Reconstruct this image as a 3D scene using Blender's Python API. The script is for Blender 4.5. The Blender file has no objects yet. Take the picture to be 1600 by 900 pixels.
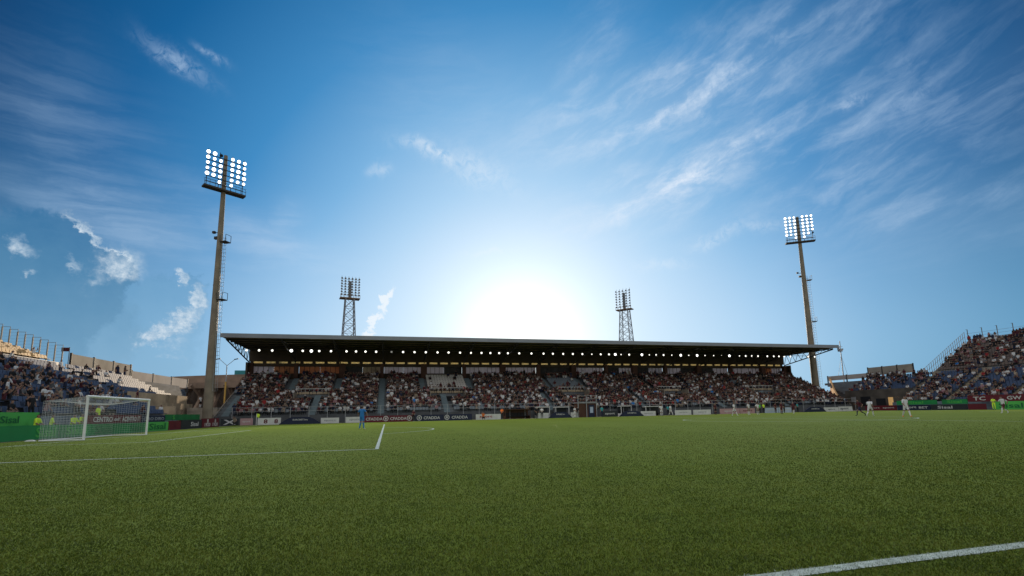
import bpy, bmesh, math, random
import numpy as np
from mathutils import Vector, Matrix
R = math.radians
random.seed(7); rng = np.random.default_rng(11)
scene = bpy.context.scene
col = scene.collection

# ------------------------------------------------------------------ camera
CAM = Vector((16.82, -2.944, 1.13)); PITCH, ROLL, YAW, FPX = .1457, -.0197, .2538, 750.6
fw = Vector((math.sin(YAW)*math.cos(PITCH), math.cos(YAW)*math.cos(PITCH), math.sin(PITCH)))
r0 = Vector((math.cos(YAW), -math.sin(YAW), 0)); u0 = r0.cross(fw)
rt = math.cos(ROLL)*r0 + math.sin(ROLL)*u0; up = -math.sin(ROLL)*r0 + math.cos(ROLL)*u0
cd = bpy.data.cameras.new('camera'); cam = bpy.data.objects.new('camera', cd); col.objects.link(cam)
cam.matrix_world = Matrix(((rt.x, up.x, -fw.x, CAM.x), (rt.y, up.y, -fw.y, CAM.y), (rt.z, up.z, -fw.z, CAM.z), (0, 0, 0, 1)))
cd.sensor_width = 36; cd.lens = 36*FPX/1600; cd.shift_y = 83.33/1600; cd.clip_start = .05; cd.clip_end = 5000
scene.camera = cam

# ------------------------------------------------------------------ render look
scene.view_settings.view_transform = 'Standard'; scene.view_settings.look = 'None'
scene.view_settings.exposure = 0.0; scene.view_settings.gamma = 1; scene.view_settings.use_curve_mapping = False
SUN_EL, SUN_AZ = R(9.0), R(15.93)          # azimuth measured from +Y towards +X
SD = Vector((math.sin(SUN_AZ)*math.cos(SUN_EL), math.cos(SUN_AZ)*math.cos(SUN_EL), math.sin(SUN_EL)))

# ------------------------------------------------------------------ world: sky, glow round the sun, clouds
world = bpy.data.worlds.new('World'); scene.world = world; world.use_nodes = True
wt = world.node_tree; wt.nodes.clear()
class N:                                   # arithmetic on shader sockets
    def __init__(s, sock, t=None): s.s = sock; s.t = t or wt
    def _op(s, op, *a):
        n = s.t.nodes.new('ShaderNodeMath'); n.operation = op
        for i, v in enumerate((s,)+a):
            if isinstance(v, N): s.t.links.new(v.s, n.inputs[i])
            else: n.inputs[i].default_value = v
        return N(n.outputs[0], s.t)
    def __add__(s, o): return s._op('ADD', o)
    __radd__ = __add__
    def __mul__(s, o): return s._op('MULTIPLY', o)
    __rmul__ = __mul__
    def __sub__(s, o): return s._op('SUBTRACT', o)
    def __rsub__(s, o): return (s*-1)+o
    def __truediv__(s, o): return s._op('DIVIDE', o)
    def pw(s, o): return s._op('POWER', o)
    def mx(s, o): return s._op('MAXIMUM', o)
    def mn(s, o): return s._op('MINIMUM', o)
    def ab(s): return s._op('ABSOLUTE')
    def clamp(s):
        n = s._op('ADD', 0.0); n.s.node.use_clamp = True; return n
    def ss(s, a, b):                       # smoothstep
        n = s.t.nodes.new('ShaderNodeMapRange'); n.interpolation_type = 'SMOOTHSTEP'
        s.t.links.new(s.s, n.inputs[0]); n.inputs[1].default_value = a; n.inputs[2].default_value = b
        return N(n.outputs[0], s.t)
def wnode(t): return wt.nodes.new(t)
def ramp(fac, stops, t=wt):
    n = t.nodes.new('ShaderNodeValToRGB'); t.links.new(fac.s, n.inputs[0]); e = n.color_ramp.elements
    while len(e) < len(stops): e.new(.5)
    for i, (p, c) in enumerate(stops): e[i].position = p; e[i].color = (*c, 1)
    return n.outputs[0]
def s2l(*c): return tuple(((v/255+.055)/1.055)**2.4 if v > 10 else v/255/12.92 for v in c)
def cmix(fac, a, b, mode='MIX', t=wt):
    n = t.nodes.new('ShaderNodeMix'); n.data_type = 'RGBA'; n.blend_type = mode
    if isinstance(fac, N): t.links.new(fac.s, n.inputs[0])
    else: n.inputs[0].default_value = fac
    for i, v in ((6, a), (7, b)):
        if isinstance(v, tuple): n.inputs[i].default_value = (*v, 1)
        else: t.links.new(v, n.inputs[i])
    return n.outputs[2]
tc = wnode('ShaderNodeTexCoord'); sx = wnode('ShaderNodeSeparateXYZ'); wt.links.new(tc.outputs['Generated'], sx.inputs[0])
X, Y, Z = (N(sx.outputs[i]) for i in range(3))
el = Z._op('ARCSINE')*57.2958
az = X._op('ARCTAN2', Y)*57.2958
dot = X*SD.x + Y*SD.y + Z*SD.z
ang = dot.mn(1.0)._op('ARCCOSINE')*57.2958
def vec3(a, b, c=0.0):
    n = wnode('ShaderNodeCombineXYZ')
    for i, v in enumerate((a, b, c)):
        if isinstance(v, N): wt.links.new(v.s, n.inputs[i])
        else: n.inputs[i].default_value = v
    return n.outputs[0]
def noise(v, scale, detail=6, rough=.6, dist=0.0, lac=2.0):
    n = wnode('ShaderNodeTexNoise'); wt.links.new(v, n.inputs['Vector']); n.inputs['Scale'].default_value = scale
    n.inputs['Detail'].default_value = detail; n.inputs['Roughness'].default_value = rough
    n.inputs['Distortion'].default_value = dist; n.inputs['Lacunarity'].default_value = lac
    return N(n.outputs[0])
# clear-sky colour: paler towards the sun and the horizon, deep blue away from it
base = ramp(ang*(1/60), [(0.0, s2l(240, 250, 255)), (.10, s2l(226, 242, 255)), (.19, s2l(210, 232, 253)), (.30, s2l(172, 211, 244)),
                         (.43, s2l(122, 180, 226)), (.57, s2l(62, 140, 198)), (.74, s2l(14, 96, 154)), (.90, s2l(0, 56, 104))])
low = ramp(ang*(1/60), [(0.0, s2l(255, 255, 255)), (.22, s2l(222, 239, 255)), (.45, s2l(184, 217, 245)), (.60, s2l(146, 190, 224)), (.76, s2l(112, 164, 200)), (1.0, s2l(80, 130, 162))])
lowf = (el*(-1)+26.0).ss(0, 22)
sky = cmix(lowf*.92, base, low)
# physical sky, graded, carried with the colours above
nis = wnode('ShaderNodeTexSky'); nis.sky_type = 'NISHITA'; nis.sun_disc = False; nis.sun_elevation = SUN_EL; nis.sun_rotation = SUN_AZ
nis.air_density = 1.2; nis.dust_density = .6; nis.ozone_density = 3.0
nsc = cmix(1.0, nis.outputs[0], (.03, .075, .12), 'MULTIPLY')
sky = cmix(.10, sky, nsc)
# bright haze round the sun
g = (ang*(-1/3.6)); glow = N(g.s)._op('EXPONENT')*4.5 if False else (g*1.0).pw(1.0)
e1 = ((ang/7.0).pw(2.0)*-1)._op('EXPONENT') if hasattr(ang, '_op') else None
e2 = ((ang/13.0)*-1)._op('EXPONENT')
sky = cmix(1.0, sky, cmix(1.0, vec3(e1, e1, e1), (.36, .33, .27), 'MULTIPLY'), 'ADD')
sky = cmix(1.0, sky, cmix(1.0, vec3(e2, e2, e2), (.12, .15, .14), 'MULTIPLY'), 'ADD')
# --- clouds in azimuth/elevation
P2 = vec3(az/10.0, el/10.0, 0.0)
wn = noise(P2, 1.6, 5, .6); wn2 = noise(vec3(az/10.0+7.3, el/10.0+3.1, 0.0), 1.6, 5, .6)
azw = az + (wn-.5)*5.0; elw = el + (wn2-.5)*4.0
def blob(a0, e0, ra, re, rot=0.0, A=None, B=None):
    A = azw if A is None else A; B = elw if B is None else B
    da = (A-a0)*math.cos(R(e0)); de = B-e0
    c, s = math.cos(R(rot)), math.sin(R(rot))
    u = da*c+de*s; v = de*c-da*s
    return (((u/ra).pw(2.0)+(v/re).pw(2.0))*-1)._op('EXPONENT')
def streak(rot, sl, sw, off=0.0, detail=8, rough=.62):
    c, s = math.cos(R(rot)), math.sin(R(rot))
    u = az*(c/sl)+el*(s/sl); v = el*(c/sw)-az*(s/sw)
    return noise(vec3(u+(wn-.5)*.7+off, v+(wn2-.5)*.7, 0.0), 1.0, detail, rough, .3)
# cirrus: broad fan on the right, rising to the upper right
st1 = streak(12, 8.0, 2.2); st2 = streak(30, 12.0, 2.6, 5.0); st3 = streak(4, 9.0, 1.5, 9.0); fine = noise(P2, 9.0, 8, .7, .6)
fan = (blob(37, 25.5, 14, 3.2, 15)*1.1).mx(blob(30, 22.8, 6, 1.6, 24)*1.1).mx(blob(38, 33.5, 17, 4.0, 6)*1.0).mx(blob(24, 35, 7, 3.5, 60)*.55).mx(blob(52, 27, 10, 6, 20)*.65).mx(blob(57, 18, 9, 3.5, -8)*.6).mx(blob(56, 24, 12, 5, 10)*.75)
cir = (fan*(st1.ss(.40, .72)*.75+st2.ss(.45, .75)*.6)*(fine*.9+.55)).clamp()
ridge = ((blob(35.5, 24.7, 8.5, .75, 21)*1.1).mx(blob(37, 32.3, 9, .8, 17)*.75)*(fine.ss(.3, .65)*.6+.3)*st1.ss(.3, .6))
wis = (blob(5, 29.6, 3.3, .8, -16)*1.0).mx(blob(10.5, 28, 4.0, 1.5, -24)*.6).mx(blob(-22.8, 33.0, 2.3, .65, -18)*1.0).mx(blob(-19.7, 34.2, 1.2, .35, -18)*.8).mx(blob(-1.7, 27.3, 1.2, .7, 20)*.6).mx(blob(52.4, 28.2, 1.1, .35, 8)*.9).mx(blob(56.5, 26.9, 1.6, .7, 20)*.5).mx(blob(38.7, 18.7, 3.2, .7, 8)*.6).mx(blob(43.2, 18.6, 2.6, .6, 0)*.5).mx(blob(12.2, 18.9, 2.2, .3, 3)*.5).mx(blob(33, 16.0, 2.6, .7, -4)*.4)
wis = wis*fine.ss(.30, .62)
veil = (blob(-31, 25, 5, 6, 60)*.55).mx(blob(-27, 18.5, 8, 3.5, -10)*.9).mx(blob(-28, 21.5, 5, 3, 50)*.4).mx(blob(-14, 18.5, 7, 2.2, -14)*.75).mx(blob(-22, 22.3, 6, 2, -18)*.35).mx(blob(-11.5, 20.5, 2.5, 1.6, 60)*.6).mx(blob(58, 14, 8, 2, 0)*.3).mx(blob(5, 36, 6, 8, 70)*.2)
veil = veil*(st3.ss(.3, .75)*.8+.25)
ccol = cmix(ang.ss(12, 55), s2l(232, 242, 255), s2l(164, 196, 228))
cf = (cir*.56 + ridge*.48 + veil*.44 + fan*.14).clamp()
sky = cmix(cf, sky, ccol)
sky = cmix((wis*.55).clamp(), sky, cmix(ang.ss(15, 50), s2l(240, 248, 255), s2l(165, 195, 228)))
# towering cumulus on the left: cool shaded bodies whose edges towards the sun are lit
wb = noise(P2, 5.0, 6, .6); wb2 = noise(vec3(az/10.0+3.3, el/10.0+8.1, 0.0), 5.0, 6, .6)
wf = noise(P2, 14.0, 7, .68); wg = noise(vec3(az/10.0+11.0, el/10.0+5.0, 0.0), 14.0, 7, .68)
azc = az + (wb-.5)*2.8 + (wf-.5)*1.7; elc = el + (wb2-.5)*2.8 + (wg-.5)*1.7
def cb(a0, e0, ra, re, rot=0.0): return blob(a0, e0, ra, re, rot, azc, elc)
bodyA = cb(-31.0, 13.2, 4.3, 4.6, -20).mx(cb(-26.9, 13.2, 2.6, 2.4)).mx(cb(-30, 8.0, 6.5, 5.0))
bodyB = cb(-22.0, 10.0, 3.2, 3.6).mx(cb(-23.0, 6.5, 4.2, 3.5)).mx(cb(-19.9, 11.9, 1.5, 2.2))
for bd, a, tint in ((bodyA, .74, 0), (bodyB, .55, 26)):
    m = bd.ss(.30, .46)*a
    sky = cmix(m, sky, ramp((el+1.5)/20.0+(wb-.5)*.25, [(0, s2l(146, 180, 204)), (.4, s2l(110+tint, 154+tint, 186+tint)), (.72, s2l(82+tint, 134+tint, 172+tint)), (.95, s2l(54, 114, 160))]))
def lit(*bl):
    o = None
    for b in bl: o = b if o is None else o.mx(b)
    return o
rimA = (1-((bodyA-.38)/.06).ab()).mx(0.0)*(wf*1.6-.1).clamp()*((azc+31.0)*.5).clamp()*elc.ss(13.0, 14.6)*blob(-27.8, 16.3, 4.0, 1.8, -20)*1.4
puff = lit(cb(-25.5, 13.9, 1.9, 1.9, 40)*(elc.ss(10.5, 15.0)*.8+.25), cb(-27.5, 12.0, 2.2, 1.6, 40)*.30, cb(-26.8, 12.6, 1.6, 1.0, 40)*.55, cb(-32.3, 14.4, .9, 1.0, 50)*.9, cb(-31.4, 12.4, .6, .3)*.6, cb(-28.6, 13.6, .5, .9, 20)*.7, cb(-23.2, 7.9, .6, .35)*.6)
puffB = lit(cb(-19.2, 11.9, .75, 1.6, 8)*1.0, cb(-20.3, 9.7, 1.1, 2.0, -38)*.95, cb(-22.2, 8.2, 2.2, .85, 24)*.85, cb(-20.8, 13.7, .6, .9, 20)*.85, cb(-20.6, 7.6, 2.0, 2.0)*.42, cb(-21.0, 6.0, 2.6, .7)*.4, cb(-23.6, 7.0, .9, .6, 30)*.5)
pf = (((puff-(1-wf)*.30).ss(.02, .95)*.85) + (puffB-(1-wf)*.42).ss(.02, .62)*.85).clamp()
jet = lit(blob(-.3, 13.2, .5, 1.6, -32, azc, elc), blob(-1.7, 10.6, .5, 1.5, -25, azc, elc), blob(-2.5, 9.1, 1.0, .4, 10, azc, elc)*.8); jet = (jet-(1-wf)*.4).ss(.05, .55)*.7
sky = cmix((pf*(wg*.9+.5)+rimA*.9).clamp(), sky, ramp(wf*.6+wg*.4, [(.35, s2l(138, 174, 204)), (.62, s2l(222, 234, 243))]))
sky = cmix(jet.clamp(), sky, s2l(248, 252, 255))
# unseen sky behind the camera, brightened as added fill for pitch and stands
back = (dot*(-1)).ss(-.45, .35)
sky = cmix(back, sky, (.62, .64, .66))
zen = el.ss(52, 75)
sky = cmix(zen*.85, sky, (.55, .60, .68))  # overhead sky out of view, also raised as added fill light
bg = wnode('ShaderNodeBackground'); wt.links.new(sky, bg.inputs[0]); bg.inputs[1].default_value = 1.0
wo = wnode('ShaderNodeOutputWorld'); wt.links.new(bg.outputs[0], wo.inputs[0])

sl = bpy.data.lights.new('sun', 'SUN'); sl.energy = 3.2; sl.angle = R(.5); sl.color = (1, .80, .56)
so = bpy.data.objects.new('sun', sl); col.objects.link(so); so.rotation_euler = (-SD).to_track_quat('-Z', 'Y').to_euler()

# ------------------------------------------------------------------ materials
MATS = {}
def mat(name, c, rough=.7, var=.12, scale=3.0, metal=0.0, spec=.3, bump=0.0, emit=0.0, trans=0.0):
    if name in MATS: return MATS[name]
    m = bpy.data.materials.new(name); m.use_nodes = True; t = m.node_tree; b = t.nodes['Principled BSDF']
    b.inputs['Roughness'].default_value = rough; b.inputs['Metallic'].default_value = metal
    b.inputs['Specular IOR Level'].default_value = spec
    if var:
        co = t.nodes.new('ShaderNodeTexCoord'); n = t.nodes.new('ShaderNodeTexNoise'); n.inputs['Scale'].default_value = scale; n.inputs['Detail'].default_value = 6
        t.links.new(co.outputs['Object'], n.inputs['Vector'])
        o = ramp(N(n.outputs[0], t), [(.3, tuple(v*(1-var) for v in c)), (.7, tuple(min(1, v*(1+var)) for v in c))], t)
        t.links.new(o, b.inputs['Base Color'])
        if bump:
            bn = t.nodes.new('ShaderNodeBump'); bn.inputs['Strength'].default_value = bump; t.links.new(n.outputs[0], bn.inputs['Height']); t.links.new(bn.outputs[0], b.inputs['Normal'])
    else: b.inputs['Base Color'].default_value = (*c, 1)
    if emit: b.inputs['Emission Color'].default_value = (*c, 1); b.inputs['Emission Strength'].default_value = emit
    if trans:
        tr = t.nodes.new('ShaderNodeBsdfTranslucent'); tr.inputs[0].default_value = (*c, 1); mx = t.nodes.new('ShaderNodeMixShader'); mx.inputs[0].default_value = trans
        t.links.new(b.outputs[0], mx.inputs[1]); t.links.new(tr.outputs[0], mx.inputs[2]); t.links.new(mx.outputs[0], t.nodes['Material Output'].inputs[0])
    MATS[name] = m; return m
concrete = mat('concrete', (.30, .26, .21), .85, .25, 1.5, bump=.1)
tan = mat('tan_concrete', (.40, .31, .21), .85, .3, .8)
stepc = mat('step_grey', (.17, .21, .24), .8, .25, 1.0)
galv = mat('galvanised', (.33, .34, .35), .5, .15, 2, metal=.3)
darkm = mat('dark_steel', (.035, .032, .03), .6, .2, 2)
under = mat('roof_underside', (.24, .17, .11), .8, .3, .6)  # base colour lightened to carry the brown haze of lens flare
fasciam = mat('roof_fascia', (.24, .26, .29), .45, .08, .5, metal=.2)
mastm = mat('mast_paint', (.22, .185, .135), .6, .25, .7)
white = mat('white_paint', (.80, .80, .78), .5, .05, 2)
netm = mat('net_cord', (.62, .63, .62), .8, 0)
black = mat('black', (.012, .012, .014), .6, 0)
lampon = mat('lamp_lit', (1.0, .99, .95), .3, 0, emit=3.2)
lampmild = mat('lamp_lit_roof', (1.0, .97, .88), .3, 0, emit=1.8)
lampdim = mat('lamp_dim', (.30, .29, .27), .3, 0, emit=.6)
blue_seat = mat('blue_seat', (.07, .10, .17), .55, .15, .4, spec=.15)
white_seat = mat('pale_seat', (.55, .52, .48), .4, .1, .4)
grey_seat = mat('grey_seat', (.16, .19, .22), .45, .15, .4)
orange_seat = mat('ochre_seat', (.50, .30, .11), .5, .25, .4)
green = mat('board_green', (.02, .24, .07), .45, .25, .35)
green2 = mat('board_bright_green', (.08, .42, .08), .45, .15, .35)
dgreen = mat('board_dark_green', (.012, .15, .045), .5, .2, 1)
red = mat('board_maroon', (.12, .012, .022), .5, .1, 1)
navy = mat('board_navy', (.014, .02, .05), .5, .1, 1)
dark = mat('board_dark', (.025, .03, .035), .5, .1, 1)
pinkm = mat('board_pink', (.42, .26, .27), .5, .1, 1)
paleb = mat('board_pale_blue', (.42, .50, .62), .5, .1, 1)
offw = mat('board_white', (.62, .62, .60), .5, .12, 1.5)
yellow = mat('hi_vis', (.62, .85, .05), .7, 0)
paintl = mat('line_paint', (.52, .58, .50), .8, .25, 14)
orangeb = mat('sunlit_brick', (.50, .24, .12), .8, .25, 1.2, trans=.25)
frost = mat('frosted_panel', (.55, .54, .60), .5, .1, .5, trans=.35)
louvre = mat('roof_light_strip', (.75, .68, .45), .5, .1, .5, trans=.6)
ywm = mat('yellow_pole_paint', (.70, .42, .10), .6, .1, 1)
hoard = mat('hoarding_canvas', (.36, .31, .25), .8, .25, .35)
hoard2 = mat('hoarding_pale', (.50, .43, .37), .8, .15, .35)
oldc = mat('old_concrete', (.26, .18, .13), .9, .3, .4)
brown = mat('dugout_brown', (.08, .035, .02), .6, .2, 1)
skirt = mat('sheet_white', (.80, .70, .62), .5, .12, .25)
teal = mat('teal', (.04, .25, .27), .6, .1, 1)

# ------------------------------------------------------------------ mesh helpers
BOX = [(0, 3, 2, 1), (4, 5, 6, 7), (0, 1, 5, 4), (1, 2, 6, 5), (2, 3, 7, 6), (3, 0, 4, 7)]
class MB:
    def __init__(s): s.v = []; s.f = []; s.m = []; s.sm = []
    def add(s, vs, fs, mi=0, smooth=False):
        o = len(s.v); s.v += [tuple(v) for v in vs]; s.f += [tuple(i+o for i in f) for f in fs]; s.m += [mi]*len(fs); s.sm += [smooth]*len(fs)
    def box(s, x0, x1, y0, y1, z0, z1, mi=0):
        s.add([(x0, y0, z0), (x1, y0, z0), (x1, y1, z0), (x0, y1, z0), (x0, y0, z1), (x1, y0, z1), (x1, y1, z1), (x0, y1, z1)], BOX, mi)
    def obox(s, c, a, b, cc, mi=0):        # centre and three half-axis vectors
        c, a, b, cc = map(Vector, (c, a, b, cc))
        s.add([c-a-b-cc, c+a-b-cc, c+a+b-cc, c-a+b-cc, c-a-b+cc, c+a-b+cc, c+a+b+cc, c-a+b+cc], BOX, mi)
    def tube(s, p, q, r, r2=None, n=8, mi=0, smooth=True):
        p, q = Vector(p), Vector(q); r2 = r if r2 is None else r2; d = (q-p).normalized()
        a = d.orthogonal().normalized(); b = d.cross(a); vs = []
        for c, rr in ((p, r), (q, r2)):
            for k in range(n): t = 2*math.pi*k/n; vs.append(c+(a*math.cos(t)+b*math.sin(t))*rr)
        s.add(vs, [(k, (k+1) % n, n+(k+1) % n, n+k) for k in range(n)], mi, smooth)
        s.add(vs[:n], [tuple(range(n))[::-1]], mi); s.add(vs[n:], [tuple(range(n))], mi)
    def prism(s, pts, axis_vec, mi=0):     # extrude a polygon
        pts = [Vector(p) for p in pts]; n = len(pts); av = Vector(axis_vec)
        s.add(pts+[p+av for p in pts], [tuple(range(n))[::-1], tuple(range(n, 2*n))]+[(k, (k+1) % n, n+(k+1) % n, n+k) for k in range(n)], mi)
    def mesh(s, name, mats):
        me = bpy.data.meshes.new(name); me.from_pydata(s.v, [], s.f); me.update()
        for m in (mats if isinstance(mats, (list, tuple)) else [mats]): me.materials.append(m)
        me.polygons.foreach_set('material_index', s.m); me.polygons.foreach_set('use_smooth', s.sm)
        return me
    def build(s, name, mats, parent=None, **k): return link(name, s.mesh(name, mats), parent, **k)
def link(name, data, parent=None, loc=None, rz=0, **props):
    o = bpy.data.objects.new(name, data); col.objects.link(o)
    if parent is not None: o.parent = parent
    if loc is not None: o.location = loc
    if rz: o.rotation_euler = (0, 0, rz)
    for a, b in props.items():
        if b is not None: o[a] = b
    return o
def thing(name, label, cat, loc=(0, 0, 0), rz=0, group=None): return link(name, None, None, loc, rz, label=label, category=cat, group=group)
def struct(o): o['kind'] = 'structure'; return o
TXT = {}
def text_geo(t):
    if t not in TXT:
        cu = bpy.data.curves.new('lettering', 'FONT'); cu.body = t; cu.resolution_u = 2; cu.offset = .02
        ob = bpy.data.objects.new('lettering', cu); me = ob.to_mesh()
        vs = [tuple(v.co) for v in me.vertices]; fs = [tuple(p.vertices) for p in me.polygons]
        ob.to_mesh_clear(); bpy.data.objects.remove(ob); bpy.data.curves.remove(cu); TXT[t] = (vs, fs)
    return TXT[t]
def put_text(mb, t, c, right, h, width=None, mi=1, upv=(0, 0, 1), out=(0, -1, 0)):
    vs, fs = text_geo(t); xs = [v[0] for v in vs]; ys = [v[1] for v in vs]; x0, x1, y0, y1 = min(xs), max(xs), min(ys), max(ys)
    sy = h/(y1-y0); sxx = sy if width is None else width/(x1-x0); c = Vector(c)+Vector(out)*.025; right = Vector(right); upv = Vector(upv)
    mb.add([c+right*((v[0]-(x0+x1)/2)*sxx)+upv*((v[1]-(y0+y1)/2)*sy) for v in vs], fs, mi)
ONES = 'zeroth first second third fourth fifth sixth seventh eighth ninth tenth eleventh twelfth thirteenth fourteenth fifteenth sixteenth seventeenth eighteenth nineteenth'.split()
TENS = {2: 'twenty', 3: 'thirty', 4: 'forty', 5: 'fifty', 6: 'sixty', 7: 'seventy', 8: 'eighty', 9: 'ninety'}
TTH = {2: 'twentieth', 3: 'thirtieth', 4: 'fortieth', 5: 'fiftieth', 6: 'sixtieth', 7: 'seventieth', 8: 'eightieth', 9: 'ninetieth'}
def ordw(n):
    if n < 20: return ONES[n]
    if n >= 100: return 'hundredth'
    return TTH[n//10] if n % 10 == 0 else TENS[n//10]+'-'+ONES[n % 10]
def inframe(p, m=.02):
    d = Vector(p)-CAM; z = d.dot(fw)
    if z < .5: return False
    x = (800+FPX*d.dot(rt)/z)/1600; y = (533.33-FPX*d.dot(up)/z)/900
    return -m < x < 1+m and -m < y < 1+m
def fast_mesh(name, V, F, mats, mi=None, smooth=False):   # V (n,3), F (m,k)
    me = bpy.data.meshes.new(name); k = F.shape[1]
    me.vertices.add(len(V)); me.vertices.foreach_set('co', np.ascontiguousarray(V, np.float32).ravel())
    me.loops.add(F.size); me.loops.foreach_set('vertex_index', F.astype(np.int32).ravel())
    me.polygons.add(len(F)); me.polygons.foreach_set('loop_start', np.arange(0, F.size, k, dtype=np.int32))
    if mi is not None: me.polygons.foreach_set('material_index', mi.astype(np.int32))
    me.polygons.foreach_set('use_smooth', np.full(len(F), smooth))
    for m in mats: me.materials.append(m)
    me.update(calc_edges=True); me.validate(); return me

# ------------------------------------------------------------------ ground, pitch and markings
gm = bpy.data.materials.new('turf'); gm.use_nodes = True; gt = gm.node_tree; gb = gt.nodes['Principled BSDF']
def gnoise(scale, detail=5, rough=.6, stretch=(1, 1, 1)):
    co = gt.nodes.new('ShaderNodeTexCoord'); mp = gt.nodes.new('ShaderNodeMapping'); mp.inputs['Scale'].default_value = stretch
    gt.links.new(co.outputs['Object'], mp.inputs[0]); n = gt.nodes.new('ShaderNodeTexNoise'); n.inputs['Scale'].default_value = scale
    n.inputs['Detail'].default_value = detail; n.inputs['Roughness'].default_value = rough; gt.links.new(mp.outputs[0], n.inputs['Vector']); return N(n.outputs[0], gt)
big = gnoise(.22, 4); midn = gnoise(1.6, 5); fin = gnoise(26, 8, .75); tuft = gnoise(7, 5, .7)
patch = gnoise(1.3, 4, .6, (1, 1, 1))
c1 = ramp(fin*.45+midn*.2+tuft*.35, [(.38, (.065, .095, .010)), (.5, (.135, .185, .020)), (.62, (.20, .25, .032))], gt)
c2 = cmix(big.ss(.35, .65)*.45, c1, (.18, .21, .034), t=gt)
c3 = cmix(patch.ss(.68, .74)*.7, c2, (.035, .04, .015), t=gt)
cog = gt.nodes.new('ShaderNodeTexCoord'); sg = gt.nodes.new('ShaderNodeSeparateXYZ'); gt.links.new(cog.outputs['Object'], sg.inputs[0])
stripe = (N(sg.outputs[0], gt)*(math.pi/5.25))._op('SINE').ss(-.15, .15)
c4 = cmix(stripe*.16, c3, (.19, .26, .045), t=gt)
gt.links.new(c4, gb.inputs['Base Color']); gb.inputs['Roughness'].default_value = .9; gb.inputs['Specular IOR Level'].default_value = .05
gb.inputs['Sheen Weight'].default_value = .06; gb.inputs['Sheen Roughness'].default_value = .5; gb.inputs['Sheen Tint'].default_value = (.55, .8, .25, 1)
bn = gt.nodes.new('ShaderNodeBump'); bn.inputs['Strength'].default_value = .8; bn.inputs['Distance'].default_value = .03
gt.links.new((fin*.6+tuft*.4).s, bn.inputs['Height']); gt.links.new(bn.outputs[0], gb.inputs['Normal'])
m = MB(); m.add([(-900, -300, -.02), (1000, -300, -.02), (1000, 1200, -.02), (-900, 1200, -.02)], [(0, 1, 2, 3)])
struct(m.build('ground', mat('asphalt', (.10, .095, .09), .9, .2, .5)))
m = MB(); m.add([(-3.6, -12, 0), (108.6, -12, 0), (108.6, 71.7, 0), (-3.6, 71.7, 0)], [(0, 1, 2, 3)])
struct(m.build('pitch', gm))
m = MB(); W = .06; zl = .006
def rect(x0, x1, y0, y1): m.add([(x0, y0, zl), (x1, y0, zl), (x1, y1, zl), (x0, y1, zl)], [(0, 1, 2, 3)])
rect(-W, 105+W, -.055-W, -.055+W-.01); rect(-W, 105+W, 68-W, 68+W); rect(-W, W, W-.06, 68-W); rect(105-W, 105+W, W-.06, 68-W); rect(52.5-W, 52.5+W, W-.06, 68-W)
for s in (1, -1):
    def rx(a, b, y0, y1):
        xa, xb = (a, b) if s > 0 else (105-b, 105-a); rect(xa, xb, y0, y1)
    rx(W, 16.5+W, 13.84-W, 13.84+W); rx(W, 16.5+W, 54.16-W, 54.16+W); rx(16.5-W, 16.5+W, 13.84+W, 54.16-W)
    rx(W, 5.5+W, 24.84-W, 24.84+W); rx(W, 5.5+W, 43.16-W, 43.16+W); rx(5.5-W, 5.5+W, 24.84+W, 43.16-W)
    a0 = math.acos(5.5/9.15); cx = 11 if s > 0 else 94; pts = []
    for k in range(33):
        t = -a0+2*a0*k/32
        for rr in (9.15-W, 9.15+W): pts.append((cx+s*rr*math.cos(t), 34+rr*math.sin(t), zl))
    m.add(pts, [(2*k, 2*k+1, 2*k+3, 2*k+2) for k in range(32)])
pts = []
for k in range(65):
    t = 2*math.pi*k/64
    for rr in (9.15-W, 9.15+W): pts.append((52.5+rr*math.cos(t), 34+rr*math.sin(t), zl+.003))
m.add(pts, [(2*k, 2*k+1, 2*k+3, 2*k+2) for k in range(64)])
struct(m.build('pitch_markings', paintl))
# short blades near the photographer, where single tufts can be told
def blades(n, name, mats, ymin, ymax, seed, on_line=False):
    g_ = np.random.default_rng(seed)
    d = 2.2*np.exp(g_.random(n)*math.log(40/2.2)); w = (g_.random(n)-.5)*2*(d*1.25+.5)
    f2 = np.array([math.sin(YAW), math.cos(YAW)]); r2 = np.array([math.cos(YAW), -math.sin(YAW)])
    p = np.array([CAM.x, CAM.y])+d[:, None]*f2+w[:, None]*r2
    kp = g_.random(n) > np.clip((d-9)/31, 0, 1)**.6; p = p[kp]
    jt = .06+.008*g_.standard_normal(len(p)); x_, y_ = p[:, 0], p[:, 1]
    onl = (np.abs(y_+.06) < jt-.005) | ((np.abs(y_-13.84) < jt) & (x_ < 16.56)) | ((np.abs(x_-16.5) < jt) & (y_ > 13.8) & (y_ < 54.2))
    p = p[onl] if on_line else p[~onl]; n = len(p)
    th = g_.random(n)*2*math.pi; h = .009+.013*g_.random(n); wd = .0018+.0014*g_.random(n); wd = wd*(1+.12*np.linalg.norm(p-np.array([CAM.x, CAM.y]), axis=1))
    a = np.c_[np.cos(th), np.sin(th)]*wd[:, None]; lean = g_.standard_normal((n, 2))*.010
    V = np.zeros((n, 3, 3)); V[:, 0, :2] = p-a; V[:, 1, :2] = p+a; V[:, 2, :2] = p+lean; V[:, 2, 2] = h
    F = np.arange(n*3).reshape(n, 3)
    clump = (np.sin(p[:, 0]*5.1+np.sin(p[:, 1]*3.3))+np.sin(p[:, 1]*7.7+p[:, 0]*2.1))*.35
    mi = np.clip(((g_.random(n)+clump*.35)*len(mats)).astype(int), 0, len(mats)-1)
    return link(name, fast_mesh(name, V.reshape(-1, 3), F, mats, mi))
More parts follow.
